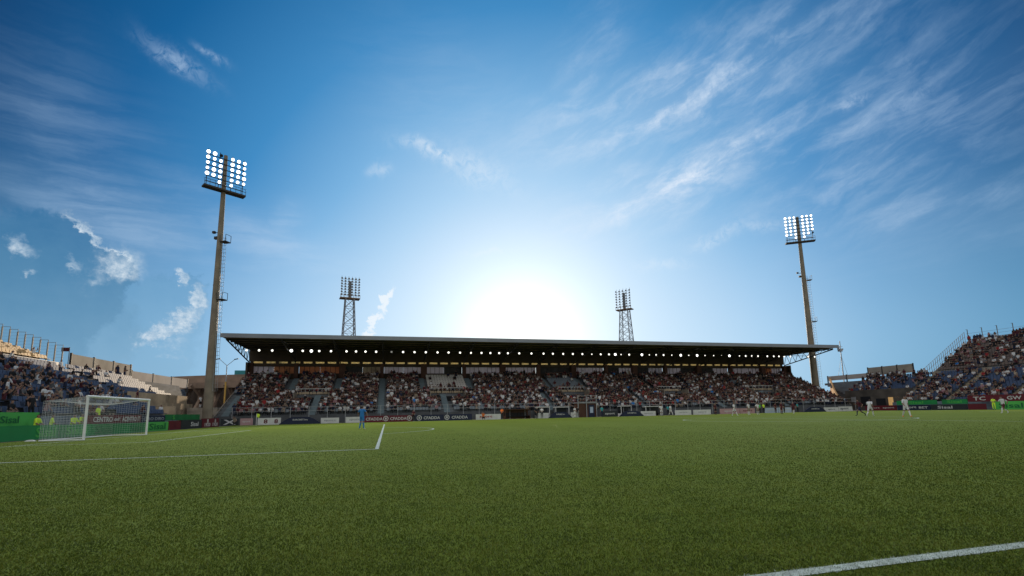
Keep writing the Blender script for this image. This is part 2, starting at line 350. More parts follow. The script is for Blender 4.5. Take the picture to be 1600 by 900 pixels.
gms = [mat('blade_a', (.055, .082, .008), .6, 0, trans=.3), mat('blade_b', (.080, .115, .010), .6, 0, trans=.3), mat('blade_c', (.112, .150, .013), .6, 0, trans=.3), mat('blade_d', (.165, .185, .024), .6, 0, trans=.3)]
o = blades(760000, 'grass', gms, -2, 10, 3); o['kind'] = 'stuff'
o = blades(760000, 'line_grass', [mat('blade_white', (.50, .54, .50), .7, 0), mat('blade_white2', (.36, .42, .34), .7, 0)], 0, 0, 4, True); o['kind'] = 'stuff'

# ------------------------------------------------------------------ people
SK = mat('skin', (.26, .15, .105), .6, 0); HR = mat('hair_dark', (.02, .014, .01), .6, 0)
CL = {n: mat('cloth_'+n, c, .8, 0) for n, c in dict(maroon=(.075, .014, .020), black=(.012, .012, .014), navy=(.014, .02, .05), white=(.60, .60, .60), red=(.30, .025, .025),
      grey=(.12, .12, .125), blue=(.03, .19, .50), teal=(.04, .28, .30), yellow=(.60, .85, .06), orange=(.75, .17, .03), green=(.05, .45, .10), beige=(.26, .21, .16), pink=(.34, .19, .21)).items()}
# bones: joints are (x right, y forward, z up); person faces +Y
def pose(kind, k=0):
    J = dict(pel=(0, 0, .95), bel=(0, 0, 1.12), che=(0, .01, 1.34), nek=(0, 0, 1.50), hea=(0, .02, 1.63), top=(0, .01, 1.72),
             shL=(-.17, 0, 1.44), elL=(-.24, -.02, 1.16), wrL=(-.25, .06, .92), haL=(-.25, .09, .84), shR=(.17, 0, 1.44), elR=(.24, -.02, 1.16), wrR=(.25, .06, .92), haR=(.25, .09, .84),
             hiL=(-.10, 0, .90), knL=(-.12, .03, .50), anL=(-.12, -.02, .09), toL=(-.13, .14, .04), hiR=(.10, 0, .90), knR=(.12, .03, .50), anR=(.12, -.02, .09), toR=(.13, .14, .04))
    def sh(names, dx=0, dy=0, dz=0):
        for n in names: J[n] = (J[n][0]+dx, J[n][1]+dy, J[n][2]+dz)
    upper = ['bel', 'che', 'nek', 'hea', 'top', 'shL', 'elL', 'wrL', 'haL', 'shR', 'elR', 'wrR', 'haR']
    if kind == 'stand':
        v = k % 4
        if v == 1: J['wrL'] = (-.08, .24, 1.12); J['haL'] = (.0, .27, 1.13); J['wrR'] = (.08, .24, 1.15); J['haR'] = (.0, .28, 1.17)
        if v == 2: J['elR'] = (.38, 0, 1.22); J['wrR'] = (.20, .05, 1.02); J['haR'] = (.13, .05, .98)
        if v == 3: J['elL'] = (-.36, .02, 1.24); J['wrL'] = (-.42, .08, 1.02); J['haL'] = (-.43, .11, .94); J['elR'] = (.36, .02, 1.24); J['wrR'] = (.42, .08, 1.02); J['haR'] = (.43, .11, .94); J['anL'] = (-.20, -.02, .09); J['toL'] = (-.22, .14, .04); J['anR'] = (.20, -.02, .09); J['toR'] = (.22, .14, .04)
    if kind == 'run':
        s = 1 if k % 2 == 0 else -1; a, b = ('L', 'R') if s > 0 else ('R', 'L')
        sx_ = {'L': -1, 'R': 1}
        sh(['che', 'shL', 'shR', 'elL', 'elR', 'wrL', 'wrR', 'haL', 'haR'], dy=.08); sh(['nek', 'hea', 'top'], dy=.13)
        J['kn'+a] = (sx_[a]*.12, .30, .62); J['an'+a] = (sx_[a]*.12, .34, .20); J['to'+a] = (sx_[a]*.13, .50, .16)
        J['kn'+b] = (sx_[b]*.12, -.12, .52); J['an'+b] = (sx_[b]*.12, -.48, .30); J['to'+b] = (sx_[b]*.13, -.42, .12)
        J['el'+a] = (sx_[a]*.28, -.18, 1.22); J['wr'+a] = (sx_[a]*.30, -.06, 1.02); J['ha'+a] = (sx_[a]*.29, .0, .98)
        J['el'+b] = (sx_[b]*.28, .16, 1.22); J['wr'+b] = (sx_[b]*.20, .36, 1.28); J['ha'+b] = (sx_[b]*.17, .42, 1.33)
        for n in J: J[n] = (J[n][0], J[n][1], J[n][2]-.10)
    if kind == 'walk':
        J['knL'] = (-.11, .17, .52); J['anL'] = (-.11, .30, .10); J['toL'] = (-.12, .45, .08); J['knR'] = (.11, -.06, .50); J['anR'] = (.11, -.30, .13); J['toR'] = (.12, -.18, .04)
        J['elL'] = (-.25, -.12, 1.18); J['wrL'] = (-.27, -.10, .94); J['haL'] = (-.27, -.06, .87); J['elR'] = (.25, .08, 1.17); J['wrR'] = (.25, .26, 1.00); J['haR'] = (.24, .32, .96)
        sh(['pel', 'hiL', 'hiR']+upper, dz=-.04)
    if kind in ('sit', 'crouch'):
        dz = -.45 if kind == 'sit' else -.58
        sh(['pel', 'hiL', 'hiR']+upper, dz=dz)
        v = k % 4; lean = (.04, .10, -.02, .07)[v]
        sh(['che', 'shL', 'shR'], dy=lean); sh(['nek', 'hea', 'top'], dy=lean*1.3)
        zk = .50 if kind == 'sit' else .48
        J['knL'] = (-.14, .40, zk); J['anL'] = (-.15, .38, .09); J['toL'] = (-.16, .54, .04); J['knR'] = (.14, .40, zk); J['anR'] = (.15, .38, .09); J['toR'] = (.16, .54, .04)
        for s_, n in ((-1, 'L'), (1, 'R')):
            J['el'+n] = (s_*.24, .10+lean, .70); J['wr'+n] = (s_*.17, .30, .60); J['ha'+n] = (s_*.13, .38, .60)
        if v == 1: J['elR'] = (.26, .18, 1.0); J['wrR'] = (.14, .26, 1.14); J['haR'] = (.10, .27, 1.20)
        if v == 2: J['elL'] = (-.30, .08, .98); J['wrL'] = (-.20, .22, 1.2); J['haL'] = (-.18, .24, 1.28); J['elR'] = (.30, .08, .98); J['wrR'] = (.20, .22, 1.2); J['haR'] = (.18, .24, 1.28)
    return J
BON = [('pel', 'bel', 2), ('bel', 'che', 2), ('che', 'nek', 2), ('nek', 'hea', 0), ('hea', 'top', 1), ('che', 'shL', 2), ('shL', 'elL', 2), ('elL', 'wrL', 0), ('wrL', 'haL', 0), ('che', 'shR', 2), ('shR', 'elR', 2), ('elR', 'wrR', 0), ('wrR', 'haR', 0),
       ('pel', 'hiL', 3), ('hiL', 'knL', 3), ('knL', 'anL', 4), ('anL', 'toL', 5), ('pel', 'hiR', 3), ('hiR', 'knR', 3), ('knR', 'anR', 4), ('anR', 'toR', 5)]
RAD = dict(pel=(.155, .12), bel=(.145, .11), che=(.17, .125), nek=(.055, .055), hea=(.088, .10), top=(.072, .085), shL=(.075, .07), elL=(.05, .05), wrL=(.034, .034), haL=(.04, .028), hiL=(.105, .105), knL=(.068, .068), anL=(.042, .042), toL=(.036, .03))
for n in list(RAD):
    if n.endswith('L') and len(n) == 3: RAD[n[:2]+'R'] = RAD[n]
def skin_body(J, sub=1, fat=1.0):
    names = list(J); me = bpy.data.meshes.new('body'); me.from_pydata([J[n] for n in names], [(names.index(a), names.index(b)) for a, b, _ in BON], [])
    ob = bpy.data.objects.new('body', me); col.objects.link(ob); ob.modifiers.new('s', 'SKIN')
    if sub: mm = ob.modifiers.new('u', 'SUBSURF'); mm.levels = sub; mm.render_levels = sub
    if not me.skin_vertices:
        b_ = bmesh.new(); b_.from_mesh(me); b_.verts.layers.skin.verify(); b_.to_mesh(me); b_.free()
    sv = me.skin_vertices[0].data
    for i, n in enumerate(names): sv[i].radius = (RAD[n][0]*fat, RAD[n][1]*fat); sv[i].use_root = (n == 'pel')
    dg = bpy.context.evaluated_depsgraph_get(); ev = ob.evaluated_get(dg); em = ev.to_mesh()
    V = np.array([v.co[:] for v in em.vertices]); F = [tuple(p.vertices) for p in em.polygons]
    ev.to_mesh_clear(); bpy.data.objects.remove(ob)
    A = np.array([J[a] for a, b, _ in BON], float); B = np.array([J[b] for a, b, _ in BON], float); ids = [m_ for *_, m_ in BON]; D = B-A; L2 = (D*D).sum(1)
    mi = []
    hx = np.array(J['hea'])
    for f in F:
        c = V[list(f)].mean(0); t = np.clip(((c-A)*D).sum(1)/L2, 0, 1); k = int(np.argmin(np.linalg.norm(A+D*t[:, None]-c, axis=1))); q = ids[k]
        if BON[k][0] == 'nek' or BON[k][0] == 'hea': q = 1 if (c[2] > hx[2]+.045 or c[1] < hx[1]-.035) and c[2] > hx[2]-.06 else 0
        if BON[k][0][:2] == 'hi' and t[k] > .72: q = 6
        if BON[k][0][:2] == 'sh' and t[k] > .85: q = 0
        mi.append(q)
    return V, F, mi
PM = {}
def body_mesh(kind, k, shirt, shorts, socks, shoes='black', bare=True, hair=HR):
    key = (kind, k, shirt, shorts, socks, shoes, bare, hair.name)
    if key in PM: return PM[key]
    gk = ('geo', kind, k)
    if gk not in PM: PM[gk] = skin_body(pose(kind, k), 1)
    V, F, mi = PM[gk]
    V = [tuple(v) for v in V]; F = list(F); mi = list(mi)
    m_ = MB(); m_.v = V[:]; m_.f = F[:]; m_.m = mi[:]; m_.sm = [True]*len(F)
    PM[key] = m_.mesh('person', [SK, hair, CL[shirt], CL[shorts], CL[socks], CL[shoes], SK if bare else CL[shorts]]); return PM[key]
def hair_face(J):                          # nose, ears and brow give the head its features
    m_ = MB(); h = Vector(J['hea'])
    return m_
def person(label, x, y, z, face, kind, k, shirt, shorts='black', socks='black', shoes='black', bare=True, group=None, cat='person', scale=1.03):
    o = link('person', body_mesh(kind, k, shirt, shorts, socks, shoes, bare), None, (x, y, z), face, label=label, category=cat, group=group)
    o.scale = (scale,)*3; return o
NPEOPLE = 0

# ------------------------------------------------------------------ seats
def seat_geo():
    m_ = MB(); m_.box(-.21, .21, -.20, .20, .40, .45); m_.obox((0, -.22, .66), (.21, 0, 0), (0, .018, -.004), (0, -.04, .21)); return m_
SG = seat_geo(); SV = np.array(SG.v); SF = np.array(SG.f)
def seats_bulk(name, slots, mats, parent, label=None):
    if not slots: return
    n = len(slots); P = np.array([s[:3] for s in slots]); a = np.array([s[3] for s in slots]); mi = np.array([s[4] for s in slots])
    c, s_ = np.cos(a), np.sin(a); V = np.empty((n, len(SV), 3))
    V[:, :, 0] = SV[None, :, 0]*c[:, None]-SV[None, :, 1]*s_[:, None]+P[:, 0, None]; V[:, :, 1] = SV[None, :, 0]*s_[:, None]+SV[None, :, 1]*c[:, None]+P[:, 1, None]; V[:, :, 2] = SV[None, :, 2]+P[:, 2, None]
    F = (SF[None]+np.arange(n)[:, None, None]*len(SV)).reshape(-1, 4)
    o = link(name, fast_mesh(name, V.reshape(-1, 3), F, mats, np.repeat(mi, len(SF))), parent); o['kind'] = 'stuff'; return o
def add_seats(slots, mats, parent):
    """the hundred seats that show largest are parts of their own, the rest one part"""
    occ = [s for s in slots if not s[5]]
    vis = sorted([s for s in occ if inframe(s[:3])], key=lambda s: (Vector(s[:3])-CAM).length)[:100]
    pid = {id(s) for s in vis}; mes = {}
    for s in vis:
        if s[4] not in mes: mes[s[4]] = SG.mesh('seat', mats[s[4]])
        link('seat', mes[s[4]], parent, s[:3], s[3])
    seats_bulk('seats', [s for s in slots if id(s) not in pid], mats, parent)

CROWD = []          # (x, y, z, facing, standing, shirt, stand, row, section)
SHIRTS = ['maroon']*24+['black']*34+['navy']*12+['white']*20+['red']*2+['grey']*8+['beige']*3+['pink']*3+['blue']*1

# ------------------------------------------------------------------ main grandstand
X0, X1 = -7.0, 107.0
MS = thing('grandstand', 'long roofed main grandstand packed with spectators across the far touchline', 'grandstand')
NR = 18; ROWY = lambda r: 75.0+r*.80; ROWZ = lambda r: 1.3+r*.365
voms = [(2.5, 7.6), (23.9, 29.7), (47.5, 52.6), (68.3, 73.4), (88.6, 95.2)]
aisU = [1.2, 8.4, 15.8, 22.8, 31.4, 46.4, 53.4, 67.3, 75.9, 87.4, 96.9]; aisL = [-5.8, 5.8, 15.8, 26.1, 44.0, 61.5, 77.8, 92.0]
tm = MB()
for r in range(NR):
    y0 = ROWY(r)-.35; y1 = y0+.8; z = ROWZ(r)
    xs = X0
    iv = []
    if 6 <= r <= 8:
        for a, b in voms: iv.append((xs, a)); xs = b
    iv.append((xs, X1))
    for a, b in iv: tm.box(a, b, y0, y1 if r < NR-1 else 91, z-.5, z, 0)
for a, b in voms:                        # stair mouths in the terrace, their shaded depth painted black
    zt = ROWZ(9); yb = ROWY(9)-.33
    tm.box(a, b, yb+.001, yb+.14, ROWZ(5)-.3, zt-.52, 1); tm.box(a, b, ROWY(6)-.5, yb, ROWZ(5)-.9, ROWZ(5)-.6, 1)
    for xx in (a-.06, b+.06): tm.box(xx-.05, xx+.05, ROWY(6)-.35, yb+.1, ROWZ(5)-.4, zt+.25, 2)
tm.prism([(X0-.12, 74.4, 0), (X0-.12, 91, 0), (X0-.12, 91, ROWZ(17)), (X0-.12, 88.3, ROWZ(17)), (X0-.12, 74.4, 1.3)], (.1, 0, 0), 2)
tm.prism([(X1+.02, 74.4, 0), (X1+.02, 91, 0), (X1+.02, 91, ROWZ(17)), (X1+.02, 88.3, ROWZ(17)), (X1+.02, 74.4, 1.3)], (.1, 0, 0), 2)
tm.box(X0, X1, 74.3, 74.62, 0, 1.28, 4)
tm.build('seating_terrace', [mat('terrace_grey', (.14, .15, .16), .85, .25, .5), black, concrete, galv, mat('front_wall_dark', (.09, .095, .10), .8, .2, 1)], MS)
for a, b in voms:
    m = MB(); zt = ROWZ(9); y = ROWY(9)-.42
    m.box(a-.1, b+.1, y-.03, y+.03, zt+.88, zt+.96)
    for k in range(9): xx = a+(b-a)*k/8; m.box(xx-.02, xx+.02, y-.02, y+.02, zt, zt+.88)
    m.box(a, b, y-.06, y-.03, zt+.02, zt+.42, 1)
    m.build('stair_mouth_railing', [offw, tan], MS)
for lst, ra, rb in ((aisU, 9, NR), (aisL, 0, 9)):
    for x in lst:
        m = MB()
        for r in range(ra, rb):
            y0 = ROWY(r)-.35; z = ROWZ(r); m.box(x-.48, x+.48, y0-.02, y0+.38, z-.28, z+.006); m.box(x-.48, x+.48, y0+.38, y0+.78, z-.1, z+.19)
        m.build('stair', mat('stair_blue_grey', (.17, .22, .24), .8, .15, 2), MS)
slots = []
for r in range(NR):
    sec = 0; x = X0+.4
    while x < X1-.3:
        A = aisU if r >= 9 else aisL
        bad = any(abs(x-a) < .85 for a in A) or (5 <= r <= 8 and any(a-.2 < x < b+.2 for a, b in voms))
        if not bad:
            occ = .93; mi = 0
            if 23.4 < x < 30.8 and r >= 10: occ = .06 if r > 11 else .25; mi = 1
            elif 47.0 < x < 52.8 and 10 <= r <= 15: occ = .10
            elif 53 < x < 96 and r < 9: occ = .88
            elif 86 < x < 95 and 10 <= r <= 13: occ = .45
            elif x < -4.6 and r > 3: occ = .55
            elif r <= 1: occ = .70
            oc = random.random() < occ
            slots.append((x, ROWY(r)+.05, ROWZ(r), math.pi, mi, oc))
            if oc: CROWD.append((x+random.uniform(-.08, .08), ROWY(r)-.02, ROWZ(r), math.pi+random.uniform(-.5, .5), random.random() < (.32 if r > 14 else .10), random.choice(SHIRTS), 'main', r, sum(1 for a in A if x > a)))
        x += .5
add_seats(slots, [grey_seat, white_seat], MS)
# rear wall, columns and panels
wm = MB(); wm.box(X0, X1, 90.2, 90.5, ROWZ(17)+.01, 8.72); wm.box(X0, X1, 90.0, 90.5, 9.95, 10.50); wm.box(X0, X1, 90.2, 90.5, 10.86, 13.0)
wm.box(X0, X0+.3, 88.3, 90.0, ROWZ(17), 10.5); wm.box(X1-.3, X1, 88.3, 90.0, ROWZ(17), 10.5)
wm.build('rear_wall', mat('rear_wall', (.075, .055, .04), .85, .2, .5), MS)
cols = [-6.7, .9, 8.7, 15.7, 23.4, 31.1, 38.8, 46.2, 53.8, 61.1, 67.7, 75.1, 83.4, 91.7, 100.3, 106.4]
for i, x in enumerate(cols):
    m = MB(); w = .55 if i % 2 == 0 else .35; m.box(x-w, x+w, 89.3, 90.18, ROWZ(17)-.2, 10.48, 0)
    m.build('column', [mat('column_brown', (.10, .05, .035), .8, .2, 1)], MS)
pid = 0
for i in range(len(cols)-1):
    a, b = cols[i]+.36, cols[i+1]-.36
    for q in range(2):
        pa, pb = a+(b-a)*q/2+.01, a+(b-a)*(q+1)/2-.01
        if i == 7 or (i == 2 and q == 0) or (i == 9 and q == 0) or random.random() < .08: mt = darkm
        elif i == 0 and q == 0: mt = frost
        elif i in (0, 1) or (i == 14 and q == 0): mt = orangeb
        elif i == 2: mt = tan
        else: mt = frost
        m = MB(); m.box(pa, pb, 90.28, 90.36, 8.73, 9.94, 0)
        for k in range(1, 4): xx = pa+(pb-pa)*k/4; m.box(xx-.03, xx+.03, 90.20, 90.27, 8.73, 9.94, 1)
        m.build('rear_window', [mt, darkm], MS)
# slots under the roof that let the sky through, between small spacers
m = MB(); x = X0+.2; k = 0
while x < X1: m.box(x, x+.55, 90.2, 90.5, 10.5, 10.86); x += 2.05
m.build('slot_spacer', mat('rear_wall', (1, 1, 1)), MS)
m = MB(); x = X0+.75
while x < X1-1.4: m.box(x+.003, x+1.497, 90.3, 90.33, 10.502, 10.858); x += 2.05
m.build('light_strip', louvre, MS)
# roof
RL, RR_ = -7.4, 107.35
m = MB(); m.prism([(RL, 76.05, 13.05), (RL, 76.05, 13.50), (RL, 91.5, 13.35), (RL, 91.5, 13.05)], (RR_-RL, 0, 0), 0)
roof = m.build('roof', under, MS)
m = MB(); m.box(RL-.03, RR_+.03, 75.9, 76.05, 12.92, 13.55); m.build('fascia', fasciam, roof)
m = MB()
for y in (78.2, 80.6, 83.0, 85.4, 87.8): m.box(RL+.1, RR_-.1, y-.08, y+.08, 12.84, 13.05)
m.build('purlins', darkm, roof)
ntr = 16
for i in range(ntr):
    x = X0+.15+(X1-X0-.3)*i/(ntr-1); m = MB(); tr = .09 if i in (0, ntr-1) else .07
    fr = Vector((x, 76.9, 12.75)); rl = Vector((x, 90.0, 10.62)); ru = Vector((x, 90.0, 12.90))
    m.tube(fr+Vector((0, 0, .12)), ru, tr, n=6); m.tube(fr, rl, tr*1.2, n=6)
    n = 8
    for k in range(n):
        a = fr.lerp(rl, k/n); b = (fr+Vector((0, 0, .12))).lerp(ru, (k+.5)/n); c = fr.lerp(rl, (k+1)/n)
        m.tube(a, b, tr*.6, n=5); m.tube(b, c, tr*.6, n=5)
    m.build('roof_truss', mat('truss_steel', (.06, .06, .06), .5, .2, 2, metal=.3), roof)
LX = [-4.8, -3.0, -1.1, 1.7, 3.4, 4.7, 5.9, 7.7, 10.1, 11.6, 13.1, 14.8, 17.3, 19.2, 21.1, 23.0, 25.0, 26.9, 28.9, 30.8, 32.7, 34.3, 35.9, 37.5, 39.6, 41.9, 44.2, 46.0, 48.0, 49.9, 51.8, 53.7, 55.5, 57.2, 58.5, 59.7, 61.4, 64.1, 65.7, 67.2, 68.8, 70.6, 72.6, 74.4, 76.3, 78.1, 80.1, 82.0, 83.8, 86.2, 87.7, 89.2, 90.7, 93.0, 94.6, 95.9, 97.2, 98.8, 103.4, 105.1]
BIGL = {3, 5, 34, 37, 42, 44, 48}; SMALL = {12, 31, 35, 38, 41, 43, 45, 46, 47, 49}
m = MB(); m.box(X0, X1, 82.85, 82.95, 12.02, 12.10); m.build('lamp_rail', darkm, roof)
def roof_lamp(r, mt):
    q = MB(); q.tube((0, -.12, 0), (0, .10, 0), r, r*.7, 14, 0); q.tube((0, -.135, 0), (0, -.125, 0), r*.88, r*.88, 14, 1); q.box(-.03, .03, -.02, .04, r*.6, .30)
    return q.mesh('roof_lamp', [darkm, mt])
rlm = [roof_lamp(.20, lampmild), roof_lamp(.27, lampon), roof_lamp(.13, lampmild), roof_lamp(.2, lampdim)]
for i, x in enumerate(LX):
    k = 1 if i in BIGL else 2 if i in SMALL else 0
    if i == 12: k = 3
    link('roof_lamp', rlm[k], roof, (16.82+(x-16.82)*1.0338, 82.8, 11.87))
# fence in front of the stand
ff = thing('front_railing', 'grey steel post railing running along the foot of the main grandstand', 'railing')
m = MB()
for z in (1.9, 2.45): m.box(X0, X1, 73.48, 73.52, z-.02, z+.02)
m.build('rail', galv, ff)
m = MB(); x = X0
pm_ = MB(); pm_.box(-.035, .035, -.035, .035, 0, 2.5); pmesh = pm_.mesh('post', galv)
for k in range(46): link('post', pmesh, ff, (X0+k*(X1-X0)/45, 73.5, 0))

# ------------------------------------------------------------------ end stands
def end_stand(side, Yend, Yup, slope_up, up0, label):
    """side -1: behind the near goal, +1: behind the far goal; o = distance behind the goal line"""
    fx = (lambda o: -o) if side < 0 else (lambda o: 105+o)
    face = -math.pi/2 if side < 0 else math.pi/2
    S = thing('end_stand', label, 'grandstand')
    bx = lambda mb, o0, o1, y0, y1, z0, z1, mi=0: mb.box(min(fx(o0), fx(o1)), max(fx(o0), fx(o1)), y0, y1, z0, z1, mi)
    tm = MB(); nr = 14; ro = lambda r: 7.6+r*.82; rz = lambda r: 1.3+r*.41; sl_ = []
    Y0 = 14 if side < 0 else 30
    for r in range(nr):
        Ymain = 62 if side < 0 else 70
        bx(tm, ro(r)-.4, ro(r)+.42, Y0, Ymain, rz(r)-.5, rz(r), 0)
        if r >= 6:
            ye = (78 + (r-6)*1.9) if side < 0 else (84 + (r-6)*1.5)
            bx(tm, ro(r)-.4, ro(r)+.42, Ymain+.001, ye, rz(r)-.5, rz(r), 0)
    bx(tm, 7.0, 7.2, Y0, Ymain, 0, 1.5, 1)                                  # front wall
    ye = 78 if side < 0 else 84
    bx(tm, ro(6)-.7, ro(6)-.405, Ymain-.4, ye, 0, rz(6)+.55, 2)              # wall under the raised corner block
    bx(tm, 7.2, ro(6)-.7, Ymain-.4, Ymain-.1, 0, rz(3), 2)
    tm.build('seating_terrace', [mat('terrace_pale', (.20, .20, .20), .85, .25, .5), stepc, tan if side < 0 else mat('corner_brown', (.10, .085, .07), .85, .3, .6)], S)
    if side > 0:
        for ya, yb, z0, z1, mt in ((72.2, 74.4, .95, 2.6, mat('painted_lit_opening', (.70, .42, .16), .7, .3, .8, emit=.35)), (75.0, 77.0, .9, 2.4, black), (78.2, 80.4, .9, 2.9, black), (81.5, 82.6, 1.8, 2.9, galv)):
            q = MB(); q.box(105+ro(6)-.76, 105+ro(6)-.69, ya, yb, z0, z1); q.build('opening', mt, S)  # flat panels; the glowing and black ones paint lit and shaded depth
    for a in ((26, 38, 50, 61.2) if side < 0 else (40, 52, 61, 69.2)):
        m = MB()
        for r in range(nr): bx(m, ro(r)-.41, ro(r)+.0, a-.5, a+.5, rz(r)-.1, rz(r)+.012); bx(m, ro(r), ro(r)+.41, a-.5, a+.5, rz(r)-.1, rz(r)+.2)
        m.build('stair', mat('stair_ochre', (.34, .27, .17), .8, .2, 2), S)
    ais = (26, 38, 50, 61.2) if side < 0 else (40, 52, 61, 69.2)
    for r in range(nr):
        y = Y0+.3; yl = Ymain if r < 6 else (75.5 if side < 0 else 84)
        while y < yl-.3:
            if min(abs(y-a) for a in ais) > .75:
                p = 0
                if side < 0:
                    dens = .50 if y < 50 else .38 if y < 56 else .10
                    if r >= 12 and y > 46: dens *= .25
                    if y > 64: dens = .05 if r < 13 else .35
                    if r < 2: dens *= .5
                else:
                    dens = .50-.022*r if r > 3 else .66
                    if y > 70: dens = .30 if r < 12 else .55
                oc = random.random() < dens
                pt = (fx(ro(r)+.1), y, rz(r))
                sl_.append((*pt, face, 0, oc))
                if oc: CROWD.append((fx(ro(r)+.04), y, rz(r), face+random.uniform(-.5, .5), random.random() < (.15 if r < 12 else .5), random.choice(SHIRTS), 'left' if side < 0 else 'right', r, sum(1 for a in ais if y > a)))
            y += .5
    # upper tier
    um = MB(); n2 = 13; uo = lambda r: 19.2+r*.82; uz = lambda r: up0+r*slope_up; 
    for r in range(n2): bx(um, uo(r)-.4, uo(r)+.42, Y0, Yup, uz(r)-.6, uz(r), 0)
    pts = [(fx(18.7), 0), (fx(uo(n2-1)+.4), 0), (fx(uo(n2-1)+.4), uz(n2-1)), (fx(18.7), uz(0)-.2)]
    um.prism([(x, Yup+.002, z) for x, z in pts], (0, .25, 0), 1)
    um.build('upper_terrace', [mat('terrace_pale', (1, 1, 1)), concrete], S)
    m = MB(); bx(m, 18.62, 18.76, Y0, Yup, rz(13)-.2, up0+.15); m.build('parapet', skirt if side < 0 else concrete, S)
    for r in range(n2):
        y = Y0+.3
        while y < Yup-.3:
            dens = .02 if side < 0 else (.40 if r < n2-1 else .7)
            if side < 0 and r < 3 and y < 52: dens = .5
            oc = random.random() < dens; sl_.append((fx(uo(r)+.1), y, uz(r), face, 1, oc))
            if oc: CROWD.append((fx(uo(r)+.04), y, uz(r), face+random.uniform(-.5, .5), random.random() < (.15 if r < n2-1 else .9), random.choice(SHIRTS), 'leftup' if side < 0 else 'rightup', r, 0))
            y += .5
    add_seats(sl_, [blue_seat, orange_seat if side < 0 else mat('brown_seat', (.16, .12, .10), .5, .2, .4)], S)
    return S, fx, uo, uz, bx
LS, lfx, luo, luz, lbx = end_stand(-1, 78, 61, .32, 7.4, 'blue seated end stand behind the goal with upper tier and sloping fence')
RS, rfx, ruo, ruz, rbx = end_stand(1, 84, 70, .50, 7.4, 'far right end stand full of spectators with blue seats and tall top fence')
# orange sunlit end wall of the far corner block, dark corner block further round
m = MB(); A0, A1 = Vector((114.5, 84, 0)), Vector((125.5, 95.5, 0))
nrm = Vector((A1.y-A0.y, -(A1.x-A0.x), 0)).normalized()
m.prism([A0+Vector((0, 0, 1.0)), A1+Vector((0, 0, 1.0)), A1+Vector((0, 0, 8.35)), Vector((119.5, 89.2, 5.0)), A0+Vector((0, 0, 3.2))], nrm*.3, 0)
m.build('end_wall', mat('ochre_wall', (.62, .34, .14), .85, .35, .9), RS)
m = MB()
for k in range(9):
    o0 = 12.2+k*.9
    ye = 84.0+(o0-9.7)*1.02
    m.box(105+o0, 105+o0+.9, 84.1, ye, 3.2+k*.45-.6, 3.2+k*.45)
m.build('corner_terrace', mat('corner_grey', (.12, .12, .125), .8, .25, 1), RS)
# hoardings on the back edges
def hoarding(name, lab, p0, p1, z0, z1, mt, npan, S=None, extra=None):
    T = thing(name, lab, 'hoarding', p0+(0,)); p0, p1 = Vector((*p0, 0)), Vector((*p1, 0)); d = p1-p0; L = d.length; d.normalize(); nn = Vector((-d.y, d.x, 0))
    m = MB(); m.obox(d*(L/2)+Vector((0, 0, (z0+z1)/2)), d*(L/2), nn*.05, Vector((0, 0, (z1-z0)/2)))
    m.build('canvas_panel', mt, T)
    for k in range(npan+1):
        q = MB(); c = d*(L*k/npan); q.obox(c+Vector((0, 0, (z0-.8+z1+.12)/2)), d*.09, nn*.11, Vector((0, 0, (z1-z0+.92)/2))); q.build('post', darkm, T)
    return T
hoarding('hoarding', 'tall beige canvas hoarding with faded patches above the blue seats behind the goal', (-19.6, 64.8), (-19.6, 78.6), 6.9, 8.95, hoard, 3)
hoarding('hoarding', 'low pale hoarding in three panels above the grey corner steps beside the tall mast', (-19.6, 79.0), (-18.9, 97.5), 6.55, 8.15, hoard2, 3)
hoarding('hoarding', 'tall beige hoarding with pale frame on the corner of the far right stand', (124.5, 84.2), (124.5, 74.2), 7.75, 9.6, hoard, 3)
hoarding('hoarding', 'low beige hoarding over the ochre end wall beside the roofed grandstand', (125.0, 95.4), (125.0, 84.9), 7.35, 8.45, hoard2, 2)
m = MB(); m.box(-18.9, -18.6, 78.0, 96.0, 2.5, 6.3); m.build('corner_wall', mat('corner_grey', (1, 1, 1)), LS)
m = MB()
for k in range(7):
    o0 = 12.2+k*.92; m.box(-o0-.92, -o0, 78.1+k*1.9, 79+k*2.5, 3.2+k*.42-.5, 3.2+k*.42)
m.build('corner_terrace', mat('corner_grey', (1, 1, 1)), LS)
m = MB(); m.box(-13.2, -11.6, 62.2, 79.5, 0, 3.2, 0); m.build('corner_base', tan, LS)
# faded lettering on the left corner: pale oval logo
m = MB()
for cy, ra in ((82.5, .5), (84.0, .5), (85.4, .55)):
    for k in range(20):
        t0, t1 = 2*math.pi*k/20, 2*math.pi*(k+1)/20
        m.obox((-18.52, cy+ra*math.cos((t0+t1)/2), 4.9+ra*.8*math.sin((t0+t1)/2)), (.02, 0, 0), (0, .11, 0), (0, 0, .10))
m.build('faded_emblem', mat('faded_pink', (.55, .40, .38), .8, .1, 1), LS)
# left sloping fence: framed mesh bays stepping down
F1 = thing('stand_fence', 'stepped fence of framed bays going down beside the sunlit ochre upper seats', 'fence')
for k in range(13):
    o = 18.6+k*.72; x = -o; z = luz(0)+(o-19.2)*.32/.82
    m = MB(); m.box(x-.05, x+.05, 61.3, 61.42, z-.2, z+2.1); m.box(x-.72, x, 61.34, 61.38, z+2.35, z+2.39); m.box(x-.02, x+.02, 61.34, 61.38, z, z+2.39)
    for q in range(6): m.box(x-.70, x-.03, 61.35, 61.36, z+.25+q*.35, z+.262+q*.35)
    m.build('fence_bay', mat('fence_grey', (.20, .20, .19), .6, .1, 2), F1)
fl = thing('flag', 'small dark red flag on a thin pole at the foot of the stepped fence', 'flag', (-18.0, 61.4, 6.6))
m = MB(); m.tube((0, 0, 0), (0, 0, 2.7), .035, n=6); m.build('pole', darkm, fl)
m = MB()
